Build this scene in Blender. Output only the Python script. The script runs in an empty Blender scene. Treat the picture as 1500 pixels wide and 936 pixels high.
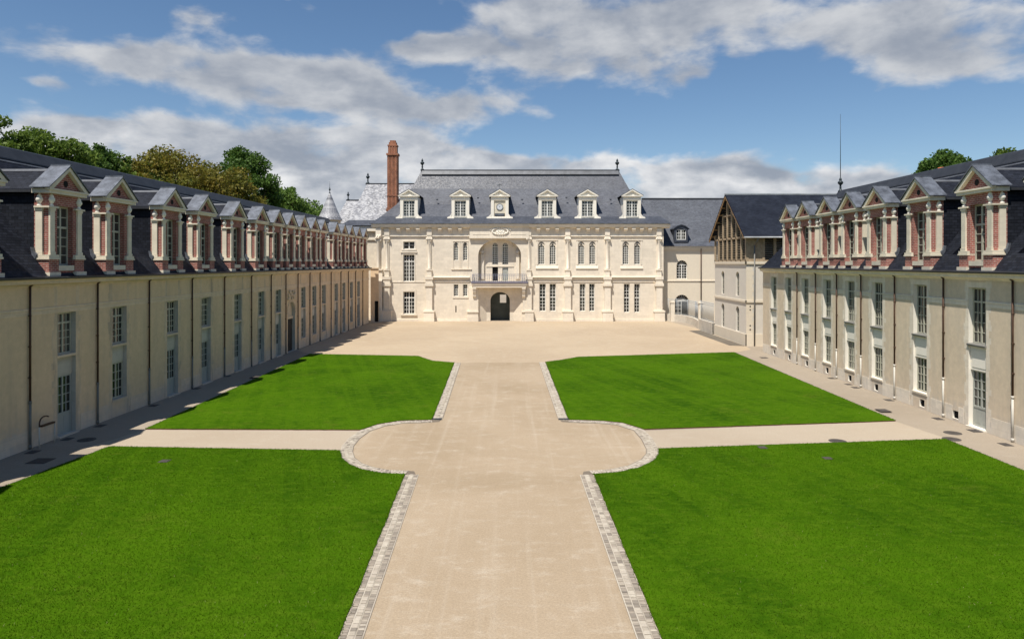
import bpy, math, random
import numpy as np
from mathutils import Vector
from mathutils.geometry import delaunay_2d_cdt

random.seed(7)
rng = np.random.default_rng(7)
SC = bpy.context.scene
COL = SC.collection
R = math.radians

# ------------------------------------------------------------------ camera
CAM_H, HOR, CX, FPX = 8.4, 385.5, 750.0, 1000.0
cam = bpy.data.cameras.new('camera')
cam.sensor_width = 36.0
cam.lens = 24.0
cam.shift_y = -(468.0 - HOR) / 1500.0
cam.clip_start, cam.clip_end = 0.1, 20000.0
co = bpy.data.objects.new('camera', cam)
COL.objects.link(co)
co.location = (0, 0, CAM_H)
co.rotation_euler = (R(90), 0, 0)
SC.camera = co

# ------------------------------------------------------------------ light
SUN_DIR = Vector((-0.258, -0.43, 1.0)).normalized()
sl = bpy.data.lights.new('sun', 'SUN')
sl.energy, sl.angle, sl.color = 5.0, R(0.5), (1.0, 0.945, 0.86)
so = bpy.data.objects.new('sun', sl)
COL.objects.link(so)
so.rotation_euler = SUN_DIR.to_track_quat('Z', 'Y').to_euler()
so.location = (-20, -30, 60)
EXPOSURE = 0.36
SKY_STRENGTH = 0.082

SC.view_settings.view_transform = 'Standard'
SC.view_settings.look = 'None'
SC.view_settings.gamma = 1
SC.view_settings.use_curve_mapping = False
SC.view_settings.exposure = EXPOSURE
SC.cycles.max_bounces = 6


class NT:
    """small node-tree helper"""
    def __init__(self, tree):
        self.t = tree

    def n(self, typ, ins=None, **props):
        nd = self.t.nodes.new(typ)
        for k, v in props.items():
            setattr(nd, k, v)
        for k, v in (ins or {}).items():
            s = nd.inputs[k]
            if isinstance(v, bpy.types.NodeSocket):
                self.t.links.new(v, s)
            else:
                s.default_value = v
        return nd

    def math(self, op, a, b=0.0, clamp=False):
        return self.n('ShaderNodeMath', {0: a, 1: b}, operation=op, use_clamp=clamp).outputs[0]

    def mix(self, f, a, b, blend='MIX'):
        m = self.n('ShaderNodeMixRGB', {0: f, 1: a, 2: b}, blend_type=blend)
        return m.outputs[0]

    def ramp(self, v, lo, hi, a=0.0, b=1.0, smooth=True):
        m = self.n('ShaderNodeMapRange', {0: v, 1: lo, 2: hi, 3: a, 4: b})
        m.interpolation_type = 'SMOOTHSTEP' if smooth else 'LINEAR'
        m.clamp = True
        return m.outputs[0]

    def noise(self, vec, scale, detail=4.0, rough=0.55, dist=0.0):
        return self.n('ShaderNodeTexNoise', {'Vector': vec, 'Scale': scale, 'Detail': detail,
                                             'Roughness': rough, 'Distortion': dist}).outputs['Fac']


def build_world():
    w = bpy.data.worlds.new('World')
    SC.world = w
    w.use_nodes = True
    t = w.node_tree
    t.nodes.clear()
    g = NT(t)
    sky = g.n('ShaderNodeTexSky', sky_type='NISHITA')
    sky.sun_disc = False
    sky.sun_elevation = math.asin(SUN_DIR.z)
    sky.sun_rotation = math.atan2(SUN_DIR.x, SUN_DIR.y)
    sky.altitude = 100
    sky.air_density = 1.0
    sky.dust_density = 0.15
    sky.ozone_density = 2.6
    d = g.n('ShaderNodeTexCoord').outputs['Generated']
    sep = g.n('ShaderNodeSeparateXYZ', {0: d})
    az = g.math('ARCTAN2', sep.outputs[0], sep.outputs[1])
    el = g.math('ARCSINE', sep.outputs[2])
    p = g.n('ShaderNodeCombineXYZ', {0: az, 1: el, 2: 0.0}).outputs[0]
    # cloud banks: azimuth, elevation, half widths, weight
    def ae(x, y):
        v = Vector((x - CX, FPX, HOR - y)).normalized()
        return math.atan2(v.x, v.y), math.asin(v.z)
    banks = [(340, 100, 290, 56, .58), (180, 85, 130, 30, .3), (480, 130, 150, 40, .35), (290, 20, 75, 28, .42), (95, 122, 60, 14, .3),
             (625, 66, 100, 22, .42), (790, 40, 200, 90, .66), (860, 85, 100, 40, .3), (665, 160, 150, 32, .46),
             (1230, 48, 330, 52, .62), (1040, 5, 160, 44, .52), (1410, 86, 190, 56, .55), (400, 110, 150, 40, .15), (1010, 110, 55, 20, .34),
             (1430, 165, 90, 24, .3), (150, 200, 300, 44, .5), (430, 255, 330, 90, .68), (240, 260, 300, 70, .5),
             (930, 268, 360, 52, .72), (1000, 285, 170, 34, .4), (800, 262, 150, 30, .35), (1220, 292, 220, 40, .66), (690, 255, 140, 40, .5), (420, 5, 90, 16, .3),
             (1085, 95, 30, 30, .2), (560, 215, 120, 30, .35)]
    tot = None
    # large soft warp so that the banks get ragged outlines
    wn = g.n('ShaderNodeTexNoise', {'Vector': p, 'Scale': 9.0, 'Detail': 3.0, 'Roughness': .55})
    wv = g.n('ShaderNodeVectorMath', {0: wn.outputs['Color'], 1: (.5, .5, .5)}, operation='SUBTRACT').outputs[0]
    wv = g.n('ShaderNodeVectorMath', {0: wv, 1: (.16, .05, 0)}, operation='MULTIPLY').outputs[0]
    pw = g.n('ShaderNodeVectorMath', {0: p, 1: wv}, operation='ADD').outputs[0]
    for (x, y, rx, ry, wt) in banks:
        a, e = ae(x, y)
        c2 = math.cos(math.atan((x - CX) / FPX))
        s = g.n('ShaderNodeVectorMath', {0: pw, 1: (a, e, 0)}, operation='SUBTRACT').outputs[0]
        s = g.n('ShaderNodeVectorMath', {0: s, 1: (FPX / (rx * c2 * c2), FPX / (ry * c2), 0)}, operation='MULTIPLY').outputs[0]
        q = g.n('ShaderNodeVectorMath', {0: s, 1: s}, operation='DOT_PRODUCT').outputs['Value']
        q = g.math('MULTIPLY', g.math('EXPONENT', g.math('MULTIPLY', q, -1.5)), wt)
        tot = q if tot is None else g.math('ADD', tot, q)
    tot = g.math('MINIMUM', tot, .60)
    # clouds in the rest of the sky too (behind the camera, overhead)
    def dens(off):
        v = g.n('ShaderNodeVectorMath', {0: p, 1: (off * .6, off, 0)}, operation='ADD').outputs[0]
        v = g.n('ShaderNodeVectorMath', {0: v, 1: (1.0, 1.9, 1)}, operation='MULTIPLY').outputs[0]
        return g.noise(v, 7.0, 9.0, .54, .2)
    n1, n2 = dens(0.0), dens(-.022)
    n3 = g.noise(g.n('ShaderNodeVectorMath', {0: p, 1: (1.0, 2.2, 1)}, operation='MULTIPLY').outputs[0], 24.0, 6.0, .58, .3)
    den = g.math('ADD', tot, g.math('MULTIPLY', g.math('SUBTRACT', n1, .5), 1.15))
    den = g.math('ADD', den, g.math('MULTIPLY', g.math('SUBTRACT', n3, .5), .22))
    mask = g.ramp(den, .265, .55)
    up = g.ramp(el, -.02, .02)
    mask = g.math('MULTIPLY', mask, g.math('MULTIPLY', up, .96))
    lit = g.math('ADD', g.math('MULTIPLY', g.math('SUBTRACT', n2, n1), -2.2), g.math('MULTIPLY', g.math('SUBTRACT', n3, .5), .7))
    thick = g.ramp(den, .3, .85)
    lit = g.math('SUBTRACT', g.math('ADD', lit, .55), g.math('MULTIPLY', thick, .42))
    lit = g.ramp(lit, -.1, 1.0)
    k = 1.0 / SKY_STRENGTH
    low = g.ramp(el, .09, .24)
    white = g.mix(low, (.80 * k, .79 * k, .78 * k, 1), (.52 * k, .53 * k, .545 * k, 1))
    ccol = g.mix(lit, (.24 * k, .27 * k, .325 * k, 1), white)
    blue = g.n('ShaderNodeHueSaturation', {'Saturation': 1.1, 'Value': 1.0, 'Color': sky.outputs[0]}).outputs[0]
    out = g.mix(mask, blue, ccol)
    bg = g.n('ShaderNodeBackground', {'Color': out, 'Strength': SKY_STRENGTH})
    o = g.n('ShaderNodeOutputWorld')
    t.links.new(bg.outputs[0], o.inputs[0])


build_world()

# ------------------------------------------------------------------ materials
M = {}


def new_mat(name):
    m = bpy.data.materials.new(name)
    m.use_nodes = True
    m.node_tree.nodes.clear()
    g = NT(m.node_tree)
    out = g.n('ShaderNodeOutputMaterial')
    p = g.n('ShaderNodeBsdfPrincipled')
    m.node_tree.links.new(p.outputs[0], out.inputs[0])
    M[name] = m
    return m, g, p


def coords(g, world=False):
    if world:
        return g.n('ShaderNodeNewGeometry').outputs['Position']
    tc = g.n('ShaderNodeTexCoord').outputs['Object']
    oi = g.n('ShaderNodeObjectInfo')
    off = g.n('ShaderNodeVectorMath', {0: oi.outputs['Location'], 1: (1.37, 1.91, 2.3)}, operation='MULTIPLY').outputs[0]
    return g.n('ShaderNodeVectorMath', {0: tc, 1: off}, operation='ADD').outputs[0]


def setbump(g, p, h, strength, dist=.02):
    b = g.n('ShaderNodeBump', {'Height': h, 'Strength': strength, 'Distance': dist})
    g.t.links.new(b.outputs[0], p.inputs['Normal'])


def lk(g, p, **kw):
    for k, v in kw.items():
        k = {'base': 'Base Color', 'rough': 'Roughness', 'metal': 'Metallic', 'spec': 'Specular IOR Level'}[k]
        if isinstance(v, bpy.types.NodeSocket):
            g.t.links.new(v, p.inputs[k])
        else:
            p.inputs[k].default_value = v


def rgba(c):
    return (c[0], c[1], c[2], 1.0)


def mul(c, k):
    return (c[0] * k, c[1] * k, c[2] * k, 1.0)


def plain(name, c, rough=.6, var=.15, scale=1.5, spec=.3, metal=0.0, bump=0.0, world=True):
    m, g, p = new_mat(name)
    v = coords(g, world)
    a = g.noise(v, scale, 6, .6)
    b = g.noise(v, scale * 9, 4, .6)
    f = g.math('ADD', g.math('MULTIPLY', a, .65), g.math('MULTIPLY', b, .35))
    f = g.ramp(f, .3, .7)
    lk(g, p, base=g.mix(f, mul(c, 1 - var), mul(c, 1 + var)), rough=rough, spec=spec, metal=metal)
    if bump:
        setbump(g, p, g.noise(v, scale * 14, 4, .6), bump)
    return m


def stone(name, c, bw, bh, joint=.012, jdark=.82, var=.1, stain=.18, stain_c=None, rough=.85, blockvar=.06, bump=.25, foot=0.0, slo=.5):
    """ashlar / render: blocks in UV metres, weather stains in world space"""
    m, g, p = new_mat(name)
    uv = g.n('ShaderNodeUVMap').outputs[0]
    v = coords(g, True)
    br = g.n('ShaderNodeTexBrick', {'Vector': uv, 'Color1': mul(c, 1 - blockvar), 'Color2': mul(c, 1 + blockvar), 'Mortar': mul(c, jdark),
                                    'Scale': 1.0, 'Mortar Size': joint, 'Mortar Smooth': .3, 'Bias': 0.0, 'Brick Width': bw, 'Row Height': bh})
    n1 = g.noise(v, .35, 6, .62, .4)
    n2 = g.noise(v, 3.1, 6, .65)
    stv = g.n('ShaderNodeVectorMath', {0: v, 1: (1, 1, .16)}, operation='MULTIPLY').outputs[0]
    n3 = g.noise(stv, 1.6, 5, .6)
    col = br.outputs['Color']
    f = g.ramp(g.math('ADD', g.math('MULTIPLY', n2, .5), g.math('MULTIPLY', n1, .5)), .3, .7)
    col = g.mix(1.0, col, g.mix(f, (1 - var,) * 3 + (1,), (1 + var * .5,) * 3 + (1,)), 'MULTIPLY')
    st = g.math('MULTIPLY', g.ramp(g.math('ADD', g.math('MULTIPLY', n1, .45), g.math('MULTIPLY', n3, .55)), .5 + slo - .5, .72 + slo - .5), stain)
    col = g.mix(st, col, rgba(stain_c or (c[0] * .45, c[1] * .42, c[2] * .38)))
    if foot:
        z = g.n('ShaderNodeSeparateXYZ', {0: v}).outputs[2]
        zz = g.math('ADD', z, g.math('MULTIPLY', g.math('SUBTRACT', n2, .5), 2.4))
        ff = g.math('MULTIPLY', g.ramp(zz, .1, 1.3, 1.0, 0.0), g.ramp(n1, .35, .65))
        col = g.mix(g.math('MULTIPLY', ff, foot), col, rgba((.5, .49, .46)))
    tone = g.ramp(g.n('ShaderNodeObjectInfo').outputs['Random'], 0, 1, .93, 1.05, smooth=False)
    col = g.mix(1.0, col, g.n('ShaderNodeCombineXYZ', {0: tone, 1: tone, 2: tone}).outputs[0], 'MULTIPLY')
    lk(g, p, base=col, rough=rough, spec=.2)
    h = g.math('ADD', g.math('MULTIPLY', br.outputs['Fac'], -.6), g.math('MULTIPLY', g.noise(v, 22, 4, .6), .5))
    setbump(g, p, h, bump, .015)
    return m


def brick(name, c1, c2, mortar, bw=.22, bh=.07, ms=.011, var=.3):
    m, g, p = new_mat(name)
    uv = g.n('ShaderNodeUVMap').outputs[0]
    v = coords(g, True)
    br = g.n('ShaderNodeTexBrick', {'Vector': uv, 'Color1': rgba(c1), 'Color2': rgba(c2), 'Mortar': rgba(mortar), 'Scale': 1.0,
                                    'Mortar Size': ms, 'Mortar Smooth': .2, 'Bias': -.1, 'Brick Width': bw, 'Row Height': bh})
    n = g.ramp(g.noise(v, 2.2, 6, .65), .3, .7)
    col = g.mix(1.0, br.outputs[0], g.mix(n, (1 - var, 1 - var, 1 - var, 1), (1.1, 1.1, 1.1, 1)), 'MULTIPLY')
    tone = g.ramp(g.n('ShaderNodeObjectInfo').outputs['Random'], 0, 1, .82, 1.12, smooth=False)
    col = g.mix(1.0, col, g.n('ShaderNodeCombineXYZ', {0: tone, 1: tone, 2: tone}).outputs[0], 'MULTIPLY')
    lk(g, p, base=col, rough=.85, spec=.2)
    setbump(g, p, g.math('MULTIPLY', br.outputs['Fac'], -1.0), .5, .012)
    return m


def slate(name, c, var=.35, rough=.5, bw=.3, bh=.16, mottle=0.0, pale=(.42, .42, .44), spec=.4):
    m, g, p = new_mat(name)
    uv = g.n('ShaderNodeUVMap').outputs[0]
    v = coords(g, True)
    br = g.n('ShaderNodeTexBrick', {'Vector': uv, 'Color1': mul(c, 1 - var), 'Color2': mul(c, 1 + var), 'Mortar': mul(c, .35), 'Scale': 1.0,
                                    'Mortar Size': .012, 'Mortar Smooth': .3, 'Bias': 0.0, 'Brick Width': bw, 'Row Height': bh})
    n = g.ramp(g.noise(v, .55, 6, .65), .32, .68)
    col = g.mix(1.0, br.outputs[0], g.mix(n, (.8, .8, .82, 1), (1.18, 1.17, 1.15, 1)), 'MULTIPLY')
    if mottle:
        # patches of pale weathered slates with shapes of their own
        cell = g.n('ShaderNodeTexVoronoi', {'Vector': g.n('ShaderNodeVectorMath', {0: uv, 1: (1.0, 1.7, 1)}, operation='MULTIPLY').outputs[0],
                                            'Scale': 3.4, 'Randomness': 1.0})
        cf = g.n('ShaderNodeSeparateColor', {0: cell.outputs['Color']}).outputs[0]
        mm = g.ramp(g.math('ADD', g.math('MULTIPLY', cf, .6), g.math('MULTIPLY', g.noise(v, .8, 5, .7), .7)), .5, .9)
        col = g.mix(g.math('MULTIPLY', mm, mottle), col, rgba(pale))
    rr = g.ramp(g.noise(v, 5, 4, .6), .3, .7, rough - .1, rough + .12)
    lk(g, p, base=col, rough=rr, spec=spec)
    tilt = g.n('ShaderNodeSeparateXYZ', {0: uv}).outputs[1]
    saw = g.math('FRACT', g.math('DIVIDE', tilt, bh))
    h = g.math('ADD', g.math('MULTIPLY', saw, -.7), g.math('MULTIPLY', br.outputs['Fac'], -.4))
    setbump(g, p, h, .5, .012)
    return m


stone('limestone', (.75, .668, .545), 1.1, .42, joint=.008, jdark=.9, var=.1, stain=.2, bump=.2)
stone('limestone_carved', (.77, .69, .568), 3, 3, joint=.0, jdark=1, var=.12, stain=.16, bump=.25)
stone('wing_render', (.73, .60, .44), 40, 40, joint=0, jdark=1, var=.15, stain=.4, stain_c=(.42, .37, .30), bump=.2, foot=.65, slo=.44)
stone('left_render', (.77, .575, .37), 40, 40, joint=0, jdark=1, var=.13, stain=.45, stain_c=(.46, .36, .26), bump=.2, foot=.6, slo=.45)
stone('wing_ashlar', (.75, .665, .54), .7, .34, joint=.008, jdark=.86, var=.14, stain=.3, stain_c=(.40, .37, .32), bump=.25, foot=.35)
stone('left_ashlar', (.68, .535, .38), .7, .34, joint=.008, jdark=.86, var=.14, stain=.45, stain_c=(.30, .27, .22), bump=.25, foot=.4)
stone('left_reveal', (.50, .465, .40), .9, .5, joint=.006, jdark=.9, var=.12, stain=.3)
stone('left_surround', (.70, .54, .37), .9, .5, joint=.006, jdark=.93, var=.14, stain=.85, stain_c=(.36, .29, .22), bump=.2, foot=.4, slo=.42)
stone('barn_render', (.70, .65, .565), 40, 40, joint=0, jdark=1, var=.07, stain=.12, stain_c=(.5, .46, .4), bump=.15)
stone('low_wall_stone', (.58, .53, .45), .8, .4, joint=.01, jdark=.85, var=.15, stain=.4)
stone('link_render', (.74, .655, .52), 40, 40, joint=0, jdark=1, var=.06, stain=.1, bump=.12)
stone('dormer_stone', (.70, .63, .50), .6, .3, joint=.006, jdark=.88, var=.12, stain=.25, bump=.2)
stone('white_stone', (.82, .77, .67), 3, 3, joint=0, jdark=1, var=.06, stain=.1, bump=.15)
brick('red_brick', (.33, .10, .08), (.265, .082, .066), (.42, .29, .24), bw=.27, bh=.098, ms=.017)
brick('chimney_brick', (.36, .13, .065), (.25, .085, .05), (.33, .2, .14), var=.35)
brick('passage_brick', (.17, .16, .12), (.14, .13, .1), (.1, .1, .08))  # dark olive brick for the passage walls and ceiling
slate('wing_slate', (.017, .0195, .027), var=.3, rough=.6, bw=.3, bh=.16, spec=.1)
slate('main_slate', (.078, .084, .102), var=.22, rough=.5, mottle=.22, pale=(.14, .146, .162))
slate('flare_slate', (.055, .062, .08), var=.2, rough=.5)
slate('pale_slate', (.18, .185, .205), var=.3, rough=.5, bw=.34, bh=.2, mottle=.9, pale=(.38, .38, .39))
slate('link_slate', (.068, .075, .092), var=.2, rough=.6, mottle=.2, pale=(.15, .16, .18))
slate('barn_slate', (.019, .023, .034), var=.2, rough=.8, spec=.05)
plain('zinc', (.105, .115, .135), rough=.5, var=.55, scale=2.2, spec=.5, metal=.2)
plain('zinc_strip', (.105, .11, .12), rough=.5, var=.3, scale=1.3, metal=.1)
plain('zinc_pale', (.40, .41, .42), rough=.45, var=.2, scale=1.2, metal=.3)
plain('lead_dark', (.035, .037, .042), rough=.5, var=.25)
plain('copper_pipe', (.075, .04, .025), rough=.5, var=.25, scale=2, metal=.3)
plain('iron_pipe', (.52, .49, .43), rough=.6, var=.12, scale=2)
plain('grey_pipe', (.17, .165, .15), rough=.6, var=.15, scale=2)
plain('sage_paint', (.42, .41, .33), rough=.5, var=.06)
plain('white_paint', (.74, .73, .68), rough=.5, var=.05)
plain('grey_paint', (.36, .37, .33), rough=.5, var=.05)
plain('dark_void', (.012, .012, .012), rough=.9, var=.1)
plain('finial_lead', (.03, .04, .045), rough=.45, var=.3, metal=.3)
plain('railing_iron', (.12, .13, .19), rough=.5, var=.1)
plain('fence_iron', (.34, .36, .37), rough=.5, var=.1)
plain('balcony_lead', (.13, .13, .19), rough=.5, var=.15)
plain('timber', (.37, .285, .19), rough=.75, var=.25, scale=3)
plain('timber_slat', (.20, .16, .11), rough=.8, var=.3, scale=3)
plain('timber_dark', (.035, .03, .025), rough=.8, var=.3, scale=3)
plain('fresh_timber', (.30, .19, .10), rough=.7, var=.2, scale=3)
plain('terracotta', (.55, .16, .06), rough=.8, var=.15)
plain('manhole_iron', (.075, .065, .058), rough=.7, var=.3, scale=6, bump=.3)
plain('bark', (.10, .075, .05), rough=.9, var=.3, scale=4, bump=.5)
plain('edging_steel', (.085, .035, .02), rough=.8, var=.4, scale=3)
plain('passage_paint', (.07, .078, .062), rough=.5, var=.2)

m_, g_, p_ = new_mat('window_glass')
v_ = coords(g_, True)
ri_ = g_.n('ShaderNodeObjectInfo').outputs['Random']
gc_ = g_.mix(g_.ramp(g_.noise(v_, .9, 3, .5), .35, .7), (.008, .010, .010, 1), (.045, .045, .042, 1))
gc_ = g_.mix(g_.math('MULTIPLY', g_.ramp(ri_, .5, 1.0), .45), gc_, (.11, .105, .092, 1))
lk(g_, p_, base=gc_, rough=.06, spec=.5)
setbump(g_, p_, g_.noise(v_, 1.7, 2, .5), .03, .05)

m_, g_, p_ = new_mat('clock_face')
lk(g_, p_, base=(.62, .64, .66, 1), rough=.4)


def gravel(name, c, dust, dk, fine=.28, tracks=True):
    m, g, p = new_mat(name)
    v = coords(g, True)
    n1 = g.noise(v, .09, 5, .6, .6)
    n2 = g.noise(g.n('ShaderNodeVectorMath', {0: v, 1: (.7, 1.3, 1)}, operation='MULTIPLY').outputs[0], 1.3, 12, .78, .15)
    n3 = g.noise(v, 17, 5, .75)
    n4 = g.noise(v, 60, 2, .6)
    col = g.mix(g.ramp(n1, .3, .7), rgba(dk), rgba(c))
    col = g.mix(g.math('MULTIPLY', g.ramp(n2, .48, .72), .6), col, rgba(dust))
    col = g.mix(g.math('MULTIPLY', g.ramp(g.noise(v, 1.7, 7, .7, .5), .54, .75), .35), col, rgba(dk))
    if tracks:
        tv = g.n('ShaderNodeVectorMath', {0: v, 1: (2.6, .05, 1)}, operation='MULTIPLY').outputs[0]
        col = g.mix(g.math('MULTIPLY', g.ramp(g.noise(tv, .8, 5, .6), .5, .75), .3), col, rgba(dust))
    sp = g.math('ADD', g.math('MULTIPLY', n3, .55), g.math('MULTIPLY', n4, .45))
    col = g.mix(1.0, col, g.mix(g.ramp(sp, .3, .7), (1 - fine,) * 3 + (1,), (1 + fine * .5,) * 3 + (1,)), 'MULTIPLY')
    lk(g, p, base=col, rough=.95, spec=.1)
    setbump(g, p, g.math('ADD', n3, n4), .35, .02)


gravel('path_gravel', (.405, .318, .222), (.50, .43, .34), (.32, .245, .16))
gravel('court_gravel', (.455, .36, .25), (.52, .455, .36), (.40, .312, .215), tracks=False)
gravel('walk_gravel', (.34, .285, .22), (.38, .325, .26), (.30, .25, .19), tracks=False)
gravel('cross_gravel', (.42, .35, .265), (.46, .40, .315), (.38, .31, .23), tracks=False)
gravel('dark_gravel', (.17, .15, .12), (.24, .21, .17), (.12, .10, .08), tracks=False)  # dark brown-grey ground for the strip by the barn
gravel('mortar_bed', (.21, .175, .135), (.27, .23, .18), (.16, .13, .10), tracks=False)

# ground far outside the court
m_, g_, p_ = new_mat('meadow')
v_ = coords(g_, True)
lk(g_, p_, base=g_.mix(g_.ramp(g_.noise(v_, .05, 6, .6), .3, .7), (.05, .08, .02, 1), (.09, .11, .035, 1)), rough=.95, spec=.1)

# mown lawn
m_, g_, p_ = new_mat('lawn_grass')
v_ = coords(g_, True)
n1 = g_.noise(v_, .16, 7, .65, .5)
n2 = g_.noise(g_.n('ShaderNodeVectorMath', {0: v_, 1: (.8, 1.5, 1)}, operation='MULTIPLY').outputs[0], 2.1, 9, .72, .6)
n3 = g_.noise(v_, 18, 5, .75)
n4 = g_.noise(v_, 70, 3, .7)
rot = g_.n('ShaderNodeVectorRotate', {'Vector': v_, 'Axis': (0, 0, 1), 'Angle': R(-17)}, rotation_type='AXIS_ANGLE').outputs[0]
st = g_.n('ShaderNodeVectorMath', {0: rot, 1: (1, .03, 1)}, operation='MULTIPLY').outputs[0]
stripe = g_.noise(st, .9, 3, .6)
c = g_.mix(g_.ramp(n1, .3, .7), (.020, .062, .0012, 1), (.050, .118, .002, 1))
c = g_.mix(g_.math('MULTIPLY', g_.ramp(stripe, .42, .58), .42), c, (.056, .124, .0024, 1))
c = g_.mix(g_.math('MULTIPLY', g_.ramp(n2, .42, .66), .65), c, (.070, .134, .005, 1))
c = g_.mix(g_.math('MULTIPLY', g_.ramp(g_.noise(v_, .38, 9, .75, .6), .55, .75), .5), c, (.105, .115, .015, 1))
sp = g_.math('ADD', g_.math('MULTIPLY', n3, .6), g_.math('MULTIPLY', n4, .4))
c = g_.mix(1.0, c, g_.mix(g_.ramp(sp, .32, .68), (.80, .81, .78, 1), (1.15, 1.14, 1.15, 1)), 'MULTIPLY')
lk(g_, p_, base=c, rough=1.0, spec=.03)
setbump(g_, p_, g_.math('ADD', g_.math('MULTIPLY', n3, .8), g_.math('MULTIPLY', n2, 1.2)), .4, .05)

m_, g_, p_ = new_mat('grass_blade')
gi = g_.n('ShaderNodeNewGeometry').outputs['Random Per Island']
c = g_.mix(gi, (.034, .082, .0014, 1), (.055, .120, .003, 1))
c = g_.mix(g_.ramp(gi, .990, .998), c, (.22, .22, .09, 1))
lk(g_, p_, base=c, rough=1.0, spec=.03)

for nm_, stops in (('sett_grey', ((0, (.20, .172, .14)), (.35, (.255, .22, .178)), (.7, (.295, .25, .20)), (1, (.37, .32, .255)))),
                   ('sett_pale', ((0, (.32, .28, .22)), (.35, (.38, .33, .265)), (.7, (.42, .37, .30)), (1, (.46, .41, .33))))):
    m_, g_, p_ = new_mat(nm_)
    gi = g_.n('ShaderNodeNewGeometry').outputs['Random Per Island']
    cr = g_.n('ShaderNodeValToRGB', {0: gi})
    e_ = cr.color_ramp.elements
    e_[0].position, e_[0].color = 0, rgba(stops[0][1])
    e_[1].position, e_[1].color = 1, rgba(stops[-1][1])
    for ps, cc in stops[1:-1]:
        q = e_.new(ps)
        q.color = rgba(cc)
    v_ = coords(g_, True)
    lk(g_, p_, base=g_.mix(1.0, cr.outputs[0], g_.mix(g_.noise(v_, 18, 4, .6), (.75, .75, .75, 1), (1.2, 1.2, 1.2, 1)), 'MULTIPLY'), rough=.9, spec=.2)
    setbump(g_, p_, g_.noise(v_, 25, 4, .6), .4, .02)


def leaf_mat(name, a, b, c):
    m, g, p = new_mat(name)
    gi = g.n('ShaderNodeNewGeometry').outputs['Random Per Island']
    v = coords(g, True)
    f = g.ramp(g.noise(v, .45, 4, .6), .32, .66)
    col = g.mix(f, rgba(a), rgba(b))
    col = g.mix(g.math('MULTIPLY', gi, .55), col, rgba(c))
    lk(g, p, base=col, rough=.6, spec=.25)
    p.inputs['Transmission Weight'].default_value = 0
    tr = g.n('ShaderNodeBsdfTranslucent', {'Color': col})
    ms = g.n('ShaderNodeMixShader', {0: .35, 1: p.outputs[0], 2: tr.outputs[0]})
    o = [n for n in g.t.nodes if n.type == 'OUTPUT_MATERIAL'][0]
    g.t.links.new(ms.outputs[0], o.inputs[0])


leaf_mat('leaf_green', (0.0605, 0.1145, 0.0159), (0.1193, 0.1829, 0.0254), (0.1749, 0.2384, 0.0413))
leaf_mat('leaf_deep', (0.0432, 0.0956, 0.0155), (0.0802, 0.1511, 0.0246), (0.1234, 0.2005, 0.0371))
leaf_mat('leaf_rust', (0.0986, 0.1182, 0.0198), (0.2134, 0.1511, 0.0198), (0.1807, 0.1888, 0.0296))
leaf_mat('leaf_light', (0.0722, 0.1415, 0.0231), (0.1227, 0.2021, 0.0375), (0.1733, 0.2599, 0.0491))


# ------------------------------------------------------------------ mesh building
def inside(pt, poly):
    x, y = pt
    c = False
    j = len(poly) - 1
    for i in range(len(poly)):
        xi, yi = poly[i]
        xj, yj = poly[j]
        if (yi > y) != (yj > y) and x < (xj - xi) * (y - yi) / (yj - yi) + xi:
            c = not c
        j = i
    return c


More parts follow.
